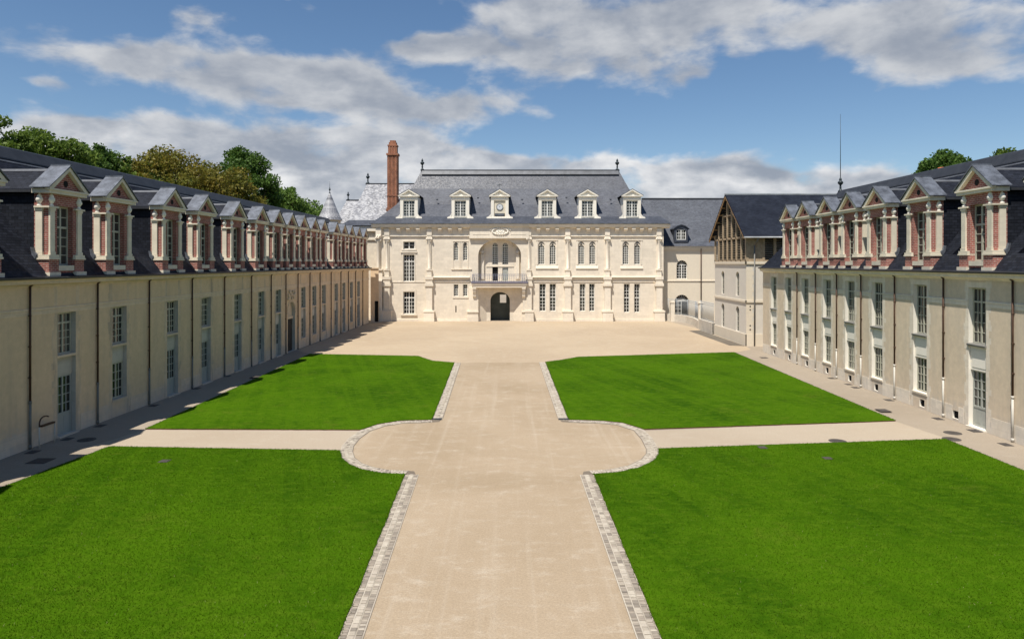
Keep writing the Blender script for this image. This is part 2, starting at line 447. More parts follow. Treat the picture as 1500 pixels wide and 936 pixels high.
class MB:
    def __init__(self):
        self.v, self.f, self.mi, self.sm = [], [], [], []

    def poly(self, pts, mi=0, sm=False):
        b = len(self.v)
        self.v += [tuple(p) for p in pts]
        self.f.append(tuple(range(b, b + len(pts))))
        self.mi.append(mi)
        self.sm.append(sm)
        return self

    def box(self, x0, x1, y0, y1, z0, z1, mi=0):
        if x0 > x1: x0, x1 = x1, x0
        if y0 > y1: y0, y1 = y1, y0
        b = len(self.v)
        self.v += [(x0, y0, z0), (x1, y0, z0), (x1, y1, z0), (x0, y1, z0), (x0, y0, z1), (x1, y0, z1), (x1, y1, z1), (x0, y1, z1)]
        for q in ((0, 3, 2, 1), (4, 5, 6, 7), (0, 1, 5, 4), (1, 2, 6, 5), (2, 3, 7, 6), (3, 0, 4, 7)):
            self.f.append(tuple(b + i for i in q))
            self.mi.append(mi)
            self.sm.append(False)
        return self

    def prism(self, pl, ax, lo, hi, mi=0):
        """polygon pl extruded along ax; 'y': (x,z) pairs, 'x': (y,z) pairs, 'z': (x,y) pairs"""
        def P(a, t):
            return {'y': (a[0], t, a[1]), 'x': (t, a[0], a[1]), 'z': (a[0], a[1], t)}[ax]
        n = len(pl)
        A = [P(a, lo) for a in pl]
        B = [P(a, hi) for a in pl]
        self.poly(A, mi)
        self.poly(B[::-1], mi)
        for i in range(n):
            j = (i + 1) % n
            self.poly([A[i], B[i], B[j], A[j]], mi)
        return self

    def lathe(self, prof, cx=0, cy=0, seg=10, mi=0, sm=True, arc=(0, 2 * math.pi)):
        b = len(self.v)
        full = abs(arc[1] - arc[0] - 2 * math.pi) < 1e-6
        n = seg if full else seg + 1
        for r, z in prof:
            for i in range(n):
                a = arc[0] + (arc[1] - arc[0]) * i / seg
                self.v.append((cx + r * math.cos(a), cy + r * math.sin(a), z))
        for k in range(len(prof) - 1):
            for i in range(seg):
                j = (i + 1) % n
                self.f.append((b + k * n + i, b + k * n + j, b + (k + 1) * n + j, b + (k + 1) * n + i))
                self.mi.append(mi)
                self.sm.append(sm)
        return self

    def tube(self, p0, p1, r0, r1=None, seg=8, mi=0):
        r1 = r0 if r1 is None else r1
        p0, p1 = Vector(p0), Vector(p1)
        d = (p1 - p0).normalized()
        u = d.orthogonal().normalized()
        w = d.cross(u)
        b = len(self.v)
        for p, r in ((p0, r0), (p1, r1)):
            for i in range(seg):
                a = 2 * math.pi * i / seg
                self.v.append(tuple(p + u * (r * math.cos(a)) + w * (r * math.sin(a))))
        for i in range(seg):
            j = (i + 1) % seg
            self.f.append((b + i, b + j, b + seg + j, b + seg + i))
            self.mi.append(mi)
            self.sm.append(True)
        self.f.append(tuple(b + i for i in range(seg))[::-1])
        self.f.append(tuple(b + seg + i for i in range(seg)))
        self.mi += [mi, mi]
        self.sm += [False, False]
        return self

    def blob(self, c, r, mi=0, seg=6):
        """small rounded lump for carving"""
        b = len(self.v)
        rings = 4
        for k in range(rings + 1):
            ph = math.pi * k / rings
            for i in range(seg):
                a = 2 * math.pi * i / seg
                self.v.append((c[0] + r[0] * math.sin(ph) * math.cos(a), c[1] + r[1] * math.sin(ph) * math.sin(a), c[2] + r[2] * math.cos(ph)))
        for k in range(rings):
            for i in range(seg):
                j = (i + 1) % seg
                self.f.append((b + k * seg + i, b + k * seg + j, b + (k + 1) * seg + j, b + (k + 1) * seg + i))
                self.mi.append(mi)
                self.sm.append(True)
        return self

    def wall(self, outer, holes, y=0.0, depth=.4, mi=0, rmi=None, xf=None):
        """flat wall in the x-z plane at y facing -y, with real openings and their reveals"""
        rmi = mi if rmi is None else rmi
        pts, eds = [], []
        for pl in [outer] + list(holes):
            b = len(pts)
            pts += [Vector((a[0], a[1])) for a in pl]
            eds += [(b + i, b + (i + 1) % len(pl)) for i in range(len(pl))]
        vs, _, fs, _, _, _ = delaunay_2d_cdt(pts, eds, [], 0, 1e-5)
        b = len(self.v)
        F = xf or (lambda x, yy, z: (x, yy, z))
        self.v += [F(q.x, y, q.y) for q in vs]
        for f in fs:
            cx = sum(vs[i].x for i in f) / len(f)
            cz = sum(vs[i].y for i in f) / len(f)
            if inside((cx, cz), outer) and not any(inside((cx, cz), h) for h in holes):
                self.f.append(tuple(b + i for i in f))
                self.mi.append(mi)
                self.sm.append(False)
        if depth:
            for h in holes:
                for i in range(len(h)):
                    a, c = h[i], h[(i + 1) % len(h)]
                    self.poly([F(a[0], y, a[1]), F(a[0], y + depth, a[1]), F(c[0], y + depth, c[1]), F(c[0], y, c[1])], rmi)
        return self

    def build(self, name, mat, parent=None, loc=(0, 0, 0)):
        me = bpy.data.meshes.new(name)
        me.from_pydata(self.v, [], self.f)
        for mm in (mat if isinstance(mat, (list, tuple)) else [mat]):
            me.materials.append(M[mm])
        me.polygons.foreach_set('material_index', self.mi)
        me.polygons.foreach_set('use_smooth', self.sm)
        me.update()
        uv = me.uv_layers.new(name='UVMap')
        V = np.array(self.v, dtype=float)
        out = np.zeros((len(me.loops), 2))
        for pl in me.polygons:
            n = pl.normal
            if abs(n.z) > .97:
                t, bt = Vector((1, 0, 0)), Vector((0, 1, 0))
            else:
                t = Vector((-n.y, n.x, 0)).normalized()
                bt = n.cross(t)
            for li in pl.loop_indices:
                q = V[me.loops[li].vertex_index]
                out[li] = (q[0] * t.x + q[1] * t.y, q[0] * bt.x + q[1] * bt.y + q[2] * bt.z)
        uv.data.foreach_set('uv', out.ravel())
        o = bpy.data.objects.new(name, me)
        COL.objects.link(o)
        if parent is not None:
            o.parent = parent
        o.location = loc
        return o


def tag(o, label=None, cat=None, group=None, kind=None):
    if label: o['label'] = label
    if cat: o['category'] = cat
    if group: o['group'] = group
    if kind: o['kind'] = kind
    return o


def empty(name, loc=(0, 0, 0), rz=0.0, parent=None):
    o = bpy.data.objects.new(name, None)
    o.empty_display_size = .5
    COL.objects.link(o)
    o.location = loc
    o.rotation_euler = (0, 0, rz)
    if parent is not None:
        o.parent = parent
    return o


def copy_tree(o, parent=None, loc=None):
    c = o.copy()
    COL.objects.link(c)
    c.parent = parent
    if loc is not None:
        c.location = loc
    for ch in list(o.children):
        copy_tree(ch, c)
    return c


class Proto:
    """a part built once, then copied with its sub-parts"""
    def __init__(self, fn):
        self.fn, self.o = fn, None

    def put(self, parent, loc):
        if self.o is None:
            self.o = self.fn(parent)
            self.o.location = loc
            return self.o
        return copy_tree(self.o, parent, loc)


def gp(x, y, z=0.0):
    """point of the ground seen at a photograph pixel"""
    Y = (CAM_H - z) * FPX / (y - HOR)
    return ((x - CX) / FPX * Y, Y)


def rect(x0, x1, z0, z1):
    return [(x0, z0), (x1, z0), (x1, z1), (x0, z1)]


def arch(x0, x1, z0, z1, seg=10, rise=None):
    """opening with a round (or flatter) head whose crown is at z1"""
    r = (x1 - x0) / 2
    h = r if rise is None else rise
    cx = (x0 + x1) / 2
    pts = [(x0, z0), (x1, z0)]
    for i in range(seg + 1):
        a = math.pi * i / seg
        pts.append((cx + r * math.cos(a), z1 - h + h * math.sin(a)))
    return pts


# ------------------------------------------------------------------ windows
def window_meshes(w, h, cols=2, rows=4, transom=None, panel=0.0, head=None, fr=.07, mun=.035, bar=.085, leaves=2):
    """frame and pane of a casement; x centred, z from 0 to h; panel = solid foot of a glazed door"""
    f, p = MB(), MB()
    x0, x1 = -w / 2, w / 2
    f.box(x0, x0 + fr, 0, .07, 0, h).box(x1 - fr, x1, 0, .07, 0, h)
    f.box(x0 + fr, x1 - fr, 0, .07, 0, fr).box(x0 + fr, x1 - fr, 0, .07, h - fr, h)
    secs = []
    zb = fr
    if panel:
        f.box(x0 + fr, x1 - fr, .02, .06, fr, panel)
        f.box(x0 + fr, x1 - fr, -.005, .065, panel, panel + .1)
        for k in range(leaves):
            a = x0 + fr + (w - 2 * fr) * k / leaves
            b = x0 + fr + (w - 2 * fr) * (k + 1) / leaves
            f.box(a + .12, b - .12, .008, .03, fr + .12, panel - .1)
        zb = panel + .1
    zt = h - fr
    if transom:
        f.box(x0 + fr, x1 - fr, -.012, .068, transom - bar / 2, transom + bar / 2)
        secs = [(zb, transom - bar / 2, rows), (transom + bar / 2, zt, max(1, round(rows * (zt - transom) / max(.1, transom - zb))))]
    else:
        secs = [(zb, zt, rows)]
    if leaves == 2:
        f.box(-bar / 2, bar / 2, -.008, .069, zb, zt)
    for (a, b, rr) in secs:
        for k in range(1, rr):
            z = a + (b - a) * k / rr
            f.box(x0 + fr, x1 - fr, .012, .05, z - mun / 2, z + mun / 2)
        n = cols
        for k in range(1, n * leaves):
            if leaves == 2 and k == n:
                continue
            x = x0 + fr + (w - 2 * fr) * k / (n * leaves)
            f.box(x - mun / 2, x + mun / 2, .010, .052, a, b)
    p.poly([(x0, .045, 0), (x1, .045, 0), (x1, .045, h), (x0, .045, h)])
    return f, p


def window_part(paint, *a, **k):
    def fn(parent):
        f, p = window_meshes(*a, **k)
        o = f.build('window', paint, parent)
        p.build('pane', 'window_glass', o)
        return o
    return Proto(fn)


def door_part(paint, *a, **k):
    def fn(parent):
        f, p = window_meshes(*a, **k)
        o = f.build('door', paint, parent)
        p.build('pane', 'window_glass', o)
        return o
    return Proto(fn)


# ------------------------------------------------------------------ ground
def sheet(name, pts, z, mat, kind='structure', thick=None, cat=None):
    mb = MB()
    if thick:
        mb.prism([(a, b) for a, b in pts], 'z', z - thick, z)
    else:
        mb.poly([(a, b, z) for a, b in pts])
    o = mb.build(name, mat)
    o['kind'] = kind
    return o


LW0, LWD = (-22.65, 0.0), (0.026, 1.0)      # left wing wall line
def lwx(Y): return LW0[0] + LWD[0] * Y
def rwx(Y): return 23.55 + .006 * (Y - 31)

sheet('ground', [(-3000, -500), (3000, -500), (3000, 5000), (-3000, 5000)], -.012, 'meadow')
sheet('court_gravel', [(-34, -6), (40, -6), (48, 110), (48, 200), (-34, 200)], -.004, 'walk_gravel')
fc = [gp(454, 519), gp(612, 522), gp(633, 529), gp(665.5, 531.9), gp(799, 531), gp(847, 523.3), gp(1075, 516.6), gp(1100, 512)]
fc += [(24.0, 71), (24.0, 86), (22.5, 98.9), (-20.3, 98.9), (-19.9, 98), (-20.2, 80), (-20.8, 66)]
sheet('forecourt', fc, .0, 'court_gravel')

# central path with its round widening, between the lawn edges
LEFT_EDGE = [(-3.66, 8.0), gp(497, 932), gp(593, 695.6), gp(558, 694), gp(530, 688.6), gp(512, 681.7), gp(501, 672.5), gp(498.3, 663), gp(500.5, 654),
             gp(511, 642), gp(528, 630.4), gp(553.7, 622), gp(586, 616.9), gp(633, 615.5), gp(665.5, 531.7)]
RIGHT_EDGE = [(3.40, 8.0), gp(969, 936), gp(869.5, 695.6), gp(903, 693), gp(935.7, 686.3), gp(957, 676), gp(965, 666.5), gp(964.5, 658),
              gp(956, 643), gp(943, 629.5), gp(912, 619.9), gp(880, 616.8), gp(833, 615.5), gp(799, 530.7)]
sheet('central_path', LEFT_EDGE + RIGHT_EDGE[::-1], .004, 'path_gravel')
sheet('cross_path_left', [gp(120, 657), gp(505, 662), gp(528, 630), gp(213, 629.5)], .0, 'cross_gravel')['label'] = 'pale gravel cross path left of the round widening'
sheet('cross_path_right', [gp(960, 660), gp(1392, 644), gp(1312, 617), gp(945, 631)], .0, 'cross_gravel')['label'] = 'pale gravel cross path right of the round widening'
sheet('dark_strip', [gp(1009, 484.6), gp(1026, 484), gp(1092, 507), (22.2, 69.6)], .008, 'dark_gravel')  # darker strip of ground along the foot of the barn wall

# lawns: raised turf slabs with a cut soil edge
LB = LEFT_EDGE
LAWNS = {
    'front_left_lawn': [(-3.66, 8.0)] + LEFT_EDGE[1:9][:7] + [gp(498, 660.7), gp(160, 655), gp(0, 716), (-18.9, 8.0)],
    'front_right_lawn': [(3.40, 8.0)] + RIGHT_EDGE[1:8] + [gp(1385, 644), gp(1500, 690.5), (20.9, 8.0)],
    'back_left_lawn': LEFT_EDGE[10:] + [gp(633, 529), gp(612, 522), gp(454, 519), gp(213, 629)],
    'back_right_lawn': RIGHT_EDGE[9:] + [gp(824, 527.5), gp(847, 523.3), gp(1075, 516.5), gp(1312, 617)],
}
LAWN_Z = .05
lawn_polys = {}
for nm, pl in LAWNS.items():
    mb = MB()
    n = len(pl)
    area = sum(pl[i][0] * pl[(i + 1) % n][1] - pl[(i + 1) % n][0] * pl[i][1] for i in range(n))
    if area < 0:
        pl = pl[::-1]
    q = []
    for i in range(n):
        a, b = pl[i], pl[(i + 1) % n]
        k = max(1, int(math.hypot(b[0] - a[0], b[1] - a[1]) / .35))
        for j in range(k):
            w = 0 if j == 0 else .011
            q.append((a[0] + (b[0] - a[0]) * j / k + random.gauss(0, w), a[1] + (b[1] - a[1]) * j / k + random.gauss(0, w)))
    pl, n = q, len(q)
    lawn_polys[nm] = pl
    mb.poly([(a, b, LAWN_Z) for a, b in pl])
    for i in range(n):
        a, b = pl[i], pl[(i + 1) % n]
        mb.poly([(a[0], a[1], -.01), (b[0], b[1], -.01), (b[0], b[1], LAWN_Z), (a[0], a[1], LAWN_Z)], 1)
    o = mb.build(nm, ['lawn_grass', 'edging_steel'])
    o['kind'] = 'structure'


def blades(name, pts, zs, hmin, hmax, wid):
    """many single grass blades, one triangle each"""
    n = len(pts)
    ang = rng.uniform(0, 2 * np.pi, n)
    h = rng.uniform(hmin, hmax, n)
    lean = rng.uniform(.3, 1.1, n) * h
    la = rng.uniform(0, 2 * np.pi, n)
    w = wid * rng.uniform(.6, 1.3, n)
    dx, dy = np.cos(ang) * w / 2, np.sin(ang) * w / 2
    V = np.empty((n, 3, 3))
    V[:, 0] = np.stack([pts[:, 0] - dx, pts[:, 1] - dy, zs], 1)
    V[:, 1] = np.stack([pts[:, 0] + dx, pts[:, 1] + dy, zs], 1)
    V[:, 2] = np.stack([pts[:, 0] + np.cos(la) * lean, pts[:, 1] + np.sin(la) * lean, zs + h], 1)
    me = bpy.data.meshes.new(name)
    me.vertices.add(n * 3)
    me.vertices.foreach_set('co', V.ravel())
    me.loops.add(n * 3)
    me.loops.foreach_set('vertex_index', np.arange(n * 3, dtype=np.int32))
    me.polygons.add(n)
    me.polygons.foreach_set('loop_start', np.arange(0, n * 3, 3, dtype=np.int32))
    me.polygons.foreach_set('loop_total', np.full(n, 3, dtype=np.int32))
    me.update(calc_edges=True)
    me.materials.append(M['grass_blade'])
    o = bpy.data.objects.new(name, me)
    COL.objects.link(o)
    o['kind'] = 'stuff'
    o['label'] = 'short green grass blades standing on the lawns'
    return o


bp = []
for nm, pl in lawn_polys.items():
    A = np.array(pl)
    front = nm.startswith('front')
    want = 230000 if front else 40000
    x0, x1 = A[:, 0].min(), A[:, 0].max()
    y0, y1 = max(13.0, A[:, 1].min()), A[:, 1].max()
    c = rng.uniform(0, 1, (want * 2, 2))
    yy = y0 + (y1 - y0) * c[:, 1] ** (1.25 if front else 1.0)
    xx = x0 + (x1 - x0) * c[:, 0]
    # vectorised point-in-polygon
    ins = np.zeros(len(xx), bool)
    j = len(A) - 1
    for i in range(len(A)):
        xi, yi, xj, yj = A[i, 0], A[i, 1], A[j, 0], A[j, 1]
        cr_ = ((yi > yy) != (yj > yy)) & (xx < (xj - xi) * (yy - yi) / ((yj - yi) + 1e-12) + xi)
        ins ^= cr_
        j = i
    bp.append(np.stack([xx, yy], 1)[ins][:want])
    # ragged fringe along the edges
    for i in range(len(A)):
        a, b = A[i], A[(i + 1) % len(A)]
        L = np.hypot(*(b - a))
        k = int(L * 70)
        t = rng.uniform(0, 1, k)[:, None]
        bp.append(a + (b - a) * t + rng.normal(0, .025, (k, 2)))
bp = np.concatenate(bp)
bp = bp[bp[:, 1] > 12.5]
blades('grass', bp, np.full(len(bp), LAWN_Z - .01), .025, .06, .018)


def setts(name, line, side, rows, rw=.175, label=None, pale=False):
    """courses of single cobbles laid along a polyline, towards the path side"""
    mb = MB()
    P = [Vector(p) for p in line]
    for r in range(rows):
        off = side * (rw * (r + .5) + .012)
        # offset polyline
        Q = []
        for i, p in enumerate(P):
            t = (P[min(i + 1, len(P) - 1)] - P[max(i - 1, 0)]).normalized()
            nrm = Vector((t.y, -t.x))
            Q.append(p + nrm * off)
        mid = (r == rows // 2 and rows > 2)
        pale_row = mid or pale
        for a, b in zip(Q[:-1], Q[1:]):
            L = (b - a).length
            t = (b - a) / L
            nrm = Vector((-t.y, t.x))
            s = 0.0
            while s < L - .04:
                l = min(random.uniform(.12, .20) if mid else random.uniform(.085, .125), L - s)
                c = a + t * (s + l / 2)
                hl, hw = l / 2 - .010, rw / 2 - .014
                ang = random.uniform(-.05, .05)
                tt = Vector((t.x * math.cos(ang) - t.y * math.sin(ang), t.x * math.sin(ang) + t.y * math.cos(ang)))
                nn = Vector((-tt.y, tt.x))
                z = random.uniform(.022, .04)
                cm = 1 if random.random() < (.8 if pale_row else .12) else 0
                base = [c + tt * sx * hl + nn * sy * hw for sx, sy in ((-1, -1), (1, -1), (1, 1), (-1, 1))]
                top = [c + tt * sx * (hl - .018) + nn * sy * (hw - .018) for sx, sy in ((-1, -1), (1, -1), (1, 1), (-1, 1))]
                b0 = len(mb.v)
                mb.v += [(q.x, q.y, -.01) for q in base] + [(q.x, q.y, z - .012) for q in base] + [(q.x, q.y, z) for q in top]
                for i in range(4):
                    j = (i + 1) % 4
                    mb.f += [(b0 + i, b0 + j, b0 + 4 + j, b0 + 4 + i), (b0 + 4 + i, b0 + 4 + j, b0 + 8 + j, b0 + 8 + i)]
                    mb.mi += [cm, cm]
                    mb.sm += [False, False]
                mb.f.append((b0 + 8, b0 + 9, b0 + 10, b0 + 11))
                mb.mi.append(cm)
                mb.sm.append(False)
                s += l
    for r in range(rows + 1):
        off = side * (rw * r + .012)
        Q = []
        for i, p in enumerate(P):
            t = (P[min(i + 1, len(P) - 1)] - P[max(i - 1, 0)]).normalized()
            Q.append((p + Vector((t.y, -t.x)) * (off - .016), p + Vector((t.y, -t.x)) * (off + .016)))
        for (a0, a1), (b0_, b1) in zip(Q[:-1], Q[1:]):
            mb.poly([(a0.x, a0.y, .019), (b0_.x, b0_.y, .019), (b1.x, b1.y, .019), (a1.x, a1.y, .019)], 1)
    o = mb.build(name, ['sett_grey', 'sett_pale'])
    o['kind'] = 'structure'
    if label: o['label'] = label
    return o


def densify(line, step=.5):
    out = []
    for a, b in zip(line[:-1], line[1:]):
        n = max(1, int(math.hypot(b[0] - a[0], b[1] - a[1]) / step))
        out += [(a[0] + (b[0] - a[0]) * k / n, a[1] + (b[1] - a[1]) * k / n) for k in range(n)]
    return out + [line[-1]]


for nm, E, s in (('left', LEFT_EDGE, 1), ('right', RIGHT_EDGE, -1)):
    nl = 14 if nm == 'left' else 13
    setts('cobble_kerb', E[:3], s, 3, label=f'three courses of grey cobbles edging the {nm} front lawn along the path')
    setts('cobble_kerb', densify(E[2:nl]), s, 3, rw=.165, pale=True, label=f'curved cobble border round the {nm} lobe of the widening')
    setts('cobble_kerb', E[nl - 1:], s, 3, rw=.17, pale=True, label=f'cobble courses edging the {nm} back lawn along the path')

# pale mortar bed that the setts stand in
for E, sd, nm in ((LEFT_EDGE, 1, 'left'), (RIGHT_EDGE, -1, 'right')):
    mb = MB()
    P = [Vector(p) for p in densify(E, .5)]
    In = []
    for i, p in enumerate(P):
        t = (P[min(i + 1, len(P) - 1)] - P[max(i - 1, 0)]).normalized()
        In.append(p + Vector((t.y, -t.x)) * sd * .56)
    for i in range(len(P) - 1):
        mb.poly([(P[i].x, P[i].y, .010), (P[i + 1].x, P[i + 1].y, .010), (In[i + 1].x, In[i + 1].y, .010), (In[i].x, In[i].y, .010)])
    o = mb.build('mortar_bed', 'mortar_bed')
    o['kind'] = 'structure'

# drain covers and manholes --------------------------------------------------
def cover(px, py, kind, label, group, cat='drain cover', w=.5, d=.5, rz=0.0):
    mb = MB()
    if kind == 'round':
        mb.lathe([(0, .016), (.33, .016), (.34, .010), (.40, .010), (.41, -.01)], seg=20, sm=False)
        for k in range(-2, 3):
            mb.box(-.2, .2, k * .1 - .015, k * .1 + .015, .0165, .022)
    else:
        mb.box(-w / 2, w / 2, -d / 2, d / 2, -.01, .010)
        mb.box(-w / 2 + .05, w / 2 - .05, -d / 2 + .05, d / 2 - .05, .0105, .016)
        n = max(3, int(w / .12))
        for k in range(n):
            x = -w / 2 + .08 + (w - .16) * k / (n - 1)
            mb.box(x - .012, x + .012, -d / 2 + .07, d / 2 - .07, .0165, .022)
    x, y = gp(px, py)
    z = LAWN_Z + .004 if 'lawn' in label else .0
    o = mb.build('manhole_cover' if kind == 'round' else 'drain_cover', 'manhole_iron', None, (x, y, z))
    o.rotation_euler[2] = rz
    return tag(o, label, cat, group)


ord_ = ['nearest', 'second nearest', 'third nearest', 'fourth nearest', 'fifth nearest', 'sixth nearest', 'seventh nearest']
for i, (x, y) in enumerate([(1473, 651), (1374, 613.3), (1302, 586), (1253, 567.7), (1218, 554)]):
    cover(x, y, 'rect', f'small drain cover at the foot of the {ord_[i]} downpipe, right wing', 'drain covers along the wings', w=.42, d=.55)
for i, (x, y) in enumerate([(48, 662), (147, 623.6), (225, 594), (288, 569), (333, 551)]):
    cover(x, y, 'rect', f'small shaded drain cover at the foot of the {ord_[i]} downpipe, left wing', 'drain covers along the wings', w=.42, d=.55)
cover(1427, 631, 'rect', 'flat drain cover just outside the glazed door of the right wing', 'drain covers along the wings', w=.45, d=.6)
cover(1294, 602.5, 'rect', 'wide rectangular drain cover at the front corner of the back right lawn', 'drain covers along the wings', w=.6, d=.75)
cover(1243, 563, 'rect', 'drain cover by the right wing beside the cellar vent of the fourth bay', 'drain covers along the wings', w=.4, d=.5)
cover(1119, 524, 'rect', 'drain cover near the far end of the right wing by the forecourt', 'drain covers along the wings', w=.6, d=.7)
cover(59.7, 675, 'rect', 'large square dark cover in the shaded walk by the left door', 'drain covers along the wings', w=.8, d=.8)
cover(99, 643, 'rect', 'small dark drain cover just outside the nearest glazed door of the left wing', 'drain covers along the wings', w=.4, d=.5)
cover(374, 553.3, 'rect', 'drain cover in the walk beside the back left lawn edge', 'drain covers along the wings', w=.6, d=.8)
cover(1395.5, 634, 'round', 'round iron manhole cover in the right walk, the farther of two side by side', 'manhole covers')
cover(1394, 643, 'round', 'round iron manhole cover in the right walk, the nearer of two side by side', 'manhole covers')
cover(1227, 646, 'round', 'round manhole cover alone at the edge of the right cross path', 'manhole covers')
cover(127, 644, 'round', 'round dark manhole cover in the shaded walk by the left wing', 'manhole covers')
cover(1212, 672.7, 'rect', 'small pale plate set in the grass of the front right lawn', 'drain covers along the wings', w=.35, d=.35)
cover(1117, 657, 'rect', 'small dark cover in the back edge of the front right lawn', 'drain covers along the wings', w=.35, d=.4)
cover(241, 677, 'rect', 'small dark cover in the grass of the front left lawn', 'drain covers along the wings', w=.4, d=.4)


for (xa, xb, nm) in ((632, 647, 'left'), (818, 834, 'right')):
    (x0, y0), (x1, _) = gp(xa, 614.5), gp(xb, 614.5)
    mb = MB()
    mb.box(x0, x1, y0 - .14, y0 + .14, .0, .05)
    for k in range(9):
        x = x0 + (x1 - x0) * (k + .5) / 9
        mb.box(x - .01, x + .01, y0 - .12, y0 + .12, .0505, .056)
    tag(mb.build('drain_grate', 'lead_dark'), f'dark channel grate closing the near end of the cobble strip of the {nm} back lawn', 'drain grate')

# ------------------------------------------------------------------ roofs
def hip_rings(mb, rings, mi=0, top_mi=None):
    """rings: (x0, x1, y0, y1, z) from eave to ridge; neighbouring rings are joined with four faces"""
    for k in range(len(rings) - 1):
        a, b = rings[k], rings[k + 1]
        m_ = mi[k] if isinstance(mi, (list, tuple)) else mi
        A = [(a[0], a[2], a[4]), (a[1], a[2], a[4]), (a[1], a[3], a[4]), (a[0], a[3], a[4])]
        B = [(b[0], b[2], b[4]), (b[1], b[2], b[4]), (b[1], b[3], b[4]), (b[0], b[3], b[4])]
        for i in range(4):
            j = (i + 1) % 4
            pts = [A[i], A[j], B[j]]
            if (Vector(B[i]) - Vector(B[j])).length > 1e-4:
                pts.append(B[i])
            mb.poly(pts, m_)
    return mb


def finial(parent, loc, k=1.0, rod=0.0, name='finial'):
    mb = MB()
    prof = [(.0, 0), (.28, 0), (.28, .12), (.16, .2), (.10, .45), (.16, .55), (.09, .62), (.12, .8), (.30, 1.0), (.32, 1.15), (.22, 1.28), (.12, 1.34), (.18, 1.45), (.12, 1.6), (.05, 1.75), (0, 1.85)]
    mb.lathe([(r * k, z * k) for r, z in prof], seg=10)
    if rod:
        mb.tube((0, 0, 1.7 * k), (0, 0, 1.7 * k + rod), .035, .012, seg=6)
    return mb.build(name, 'finial_lead', parent, loc)


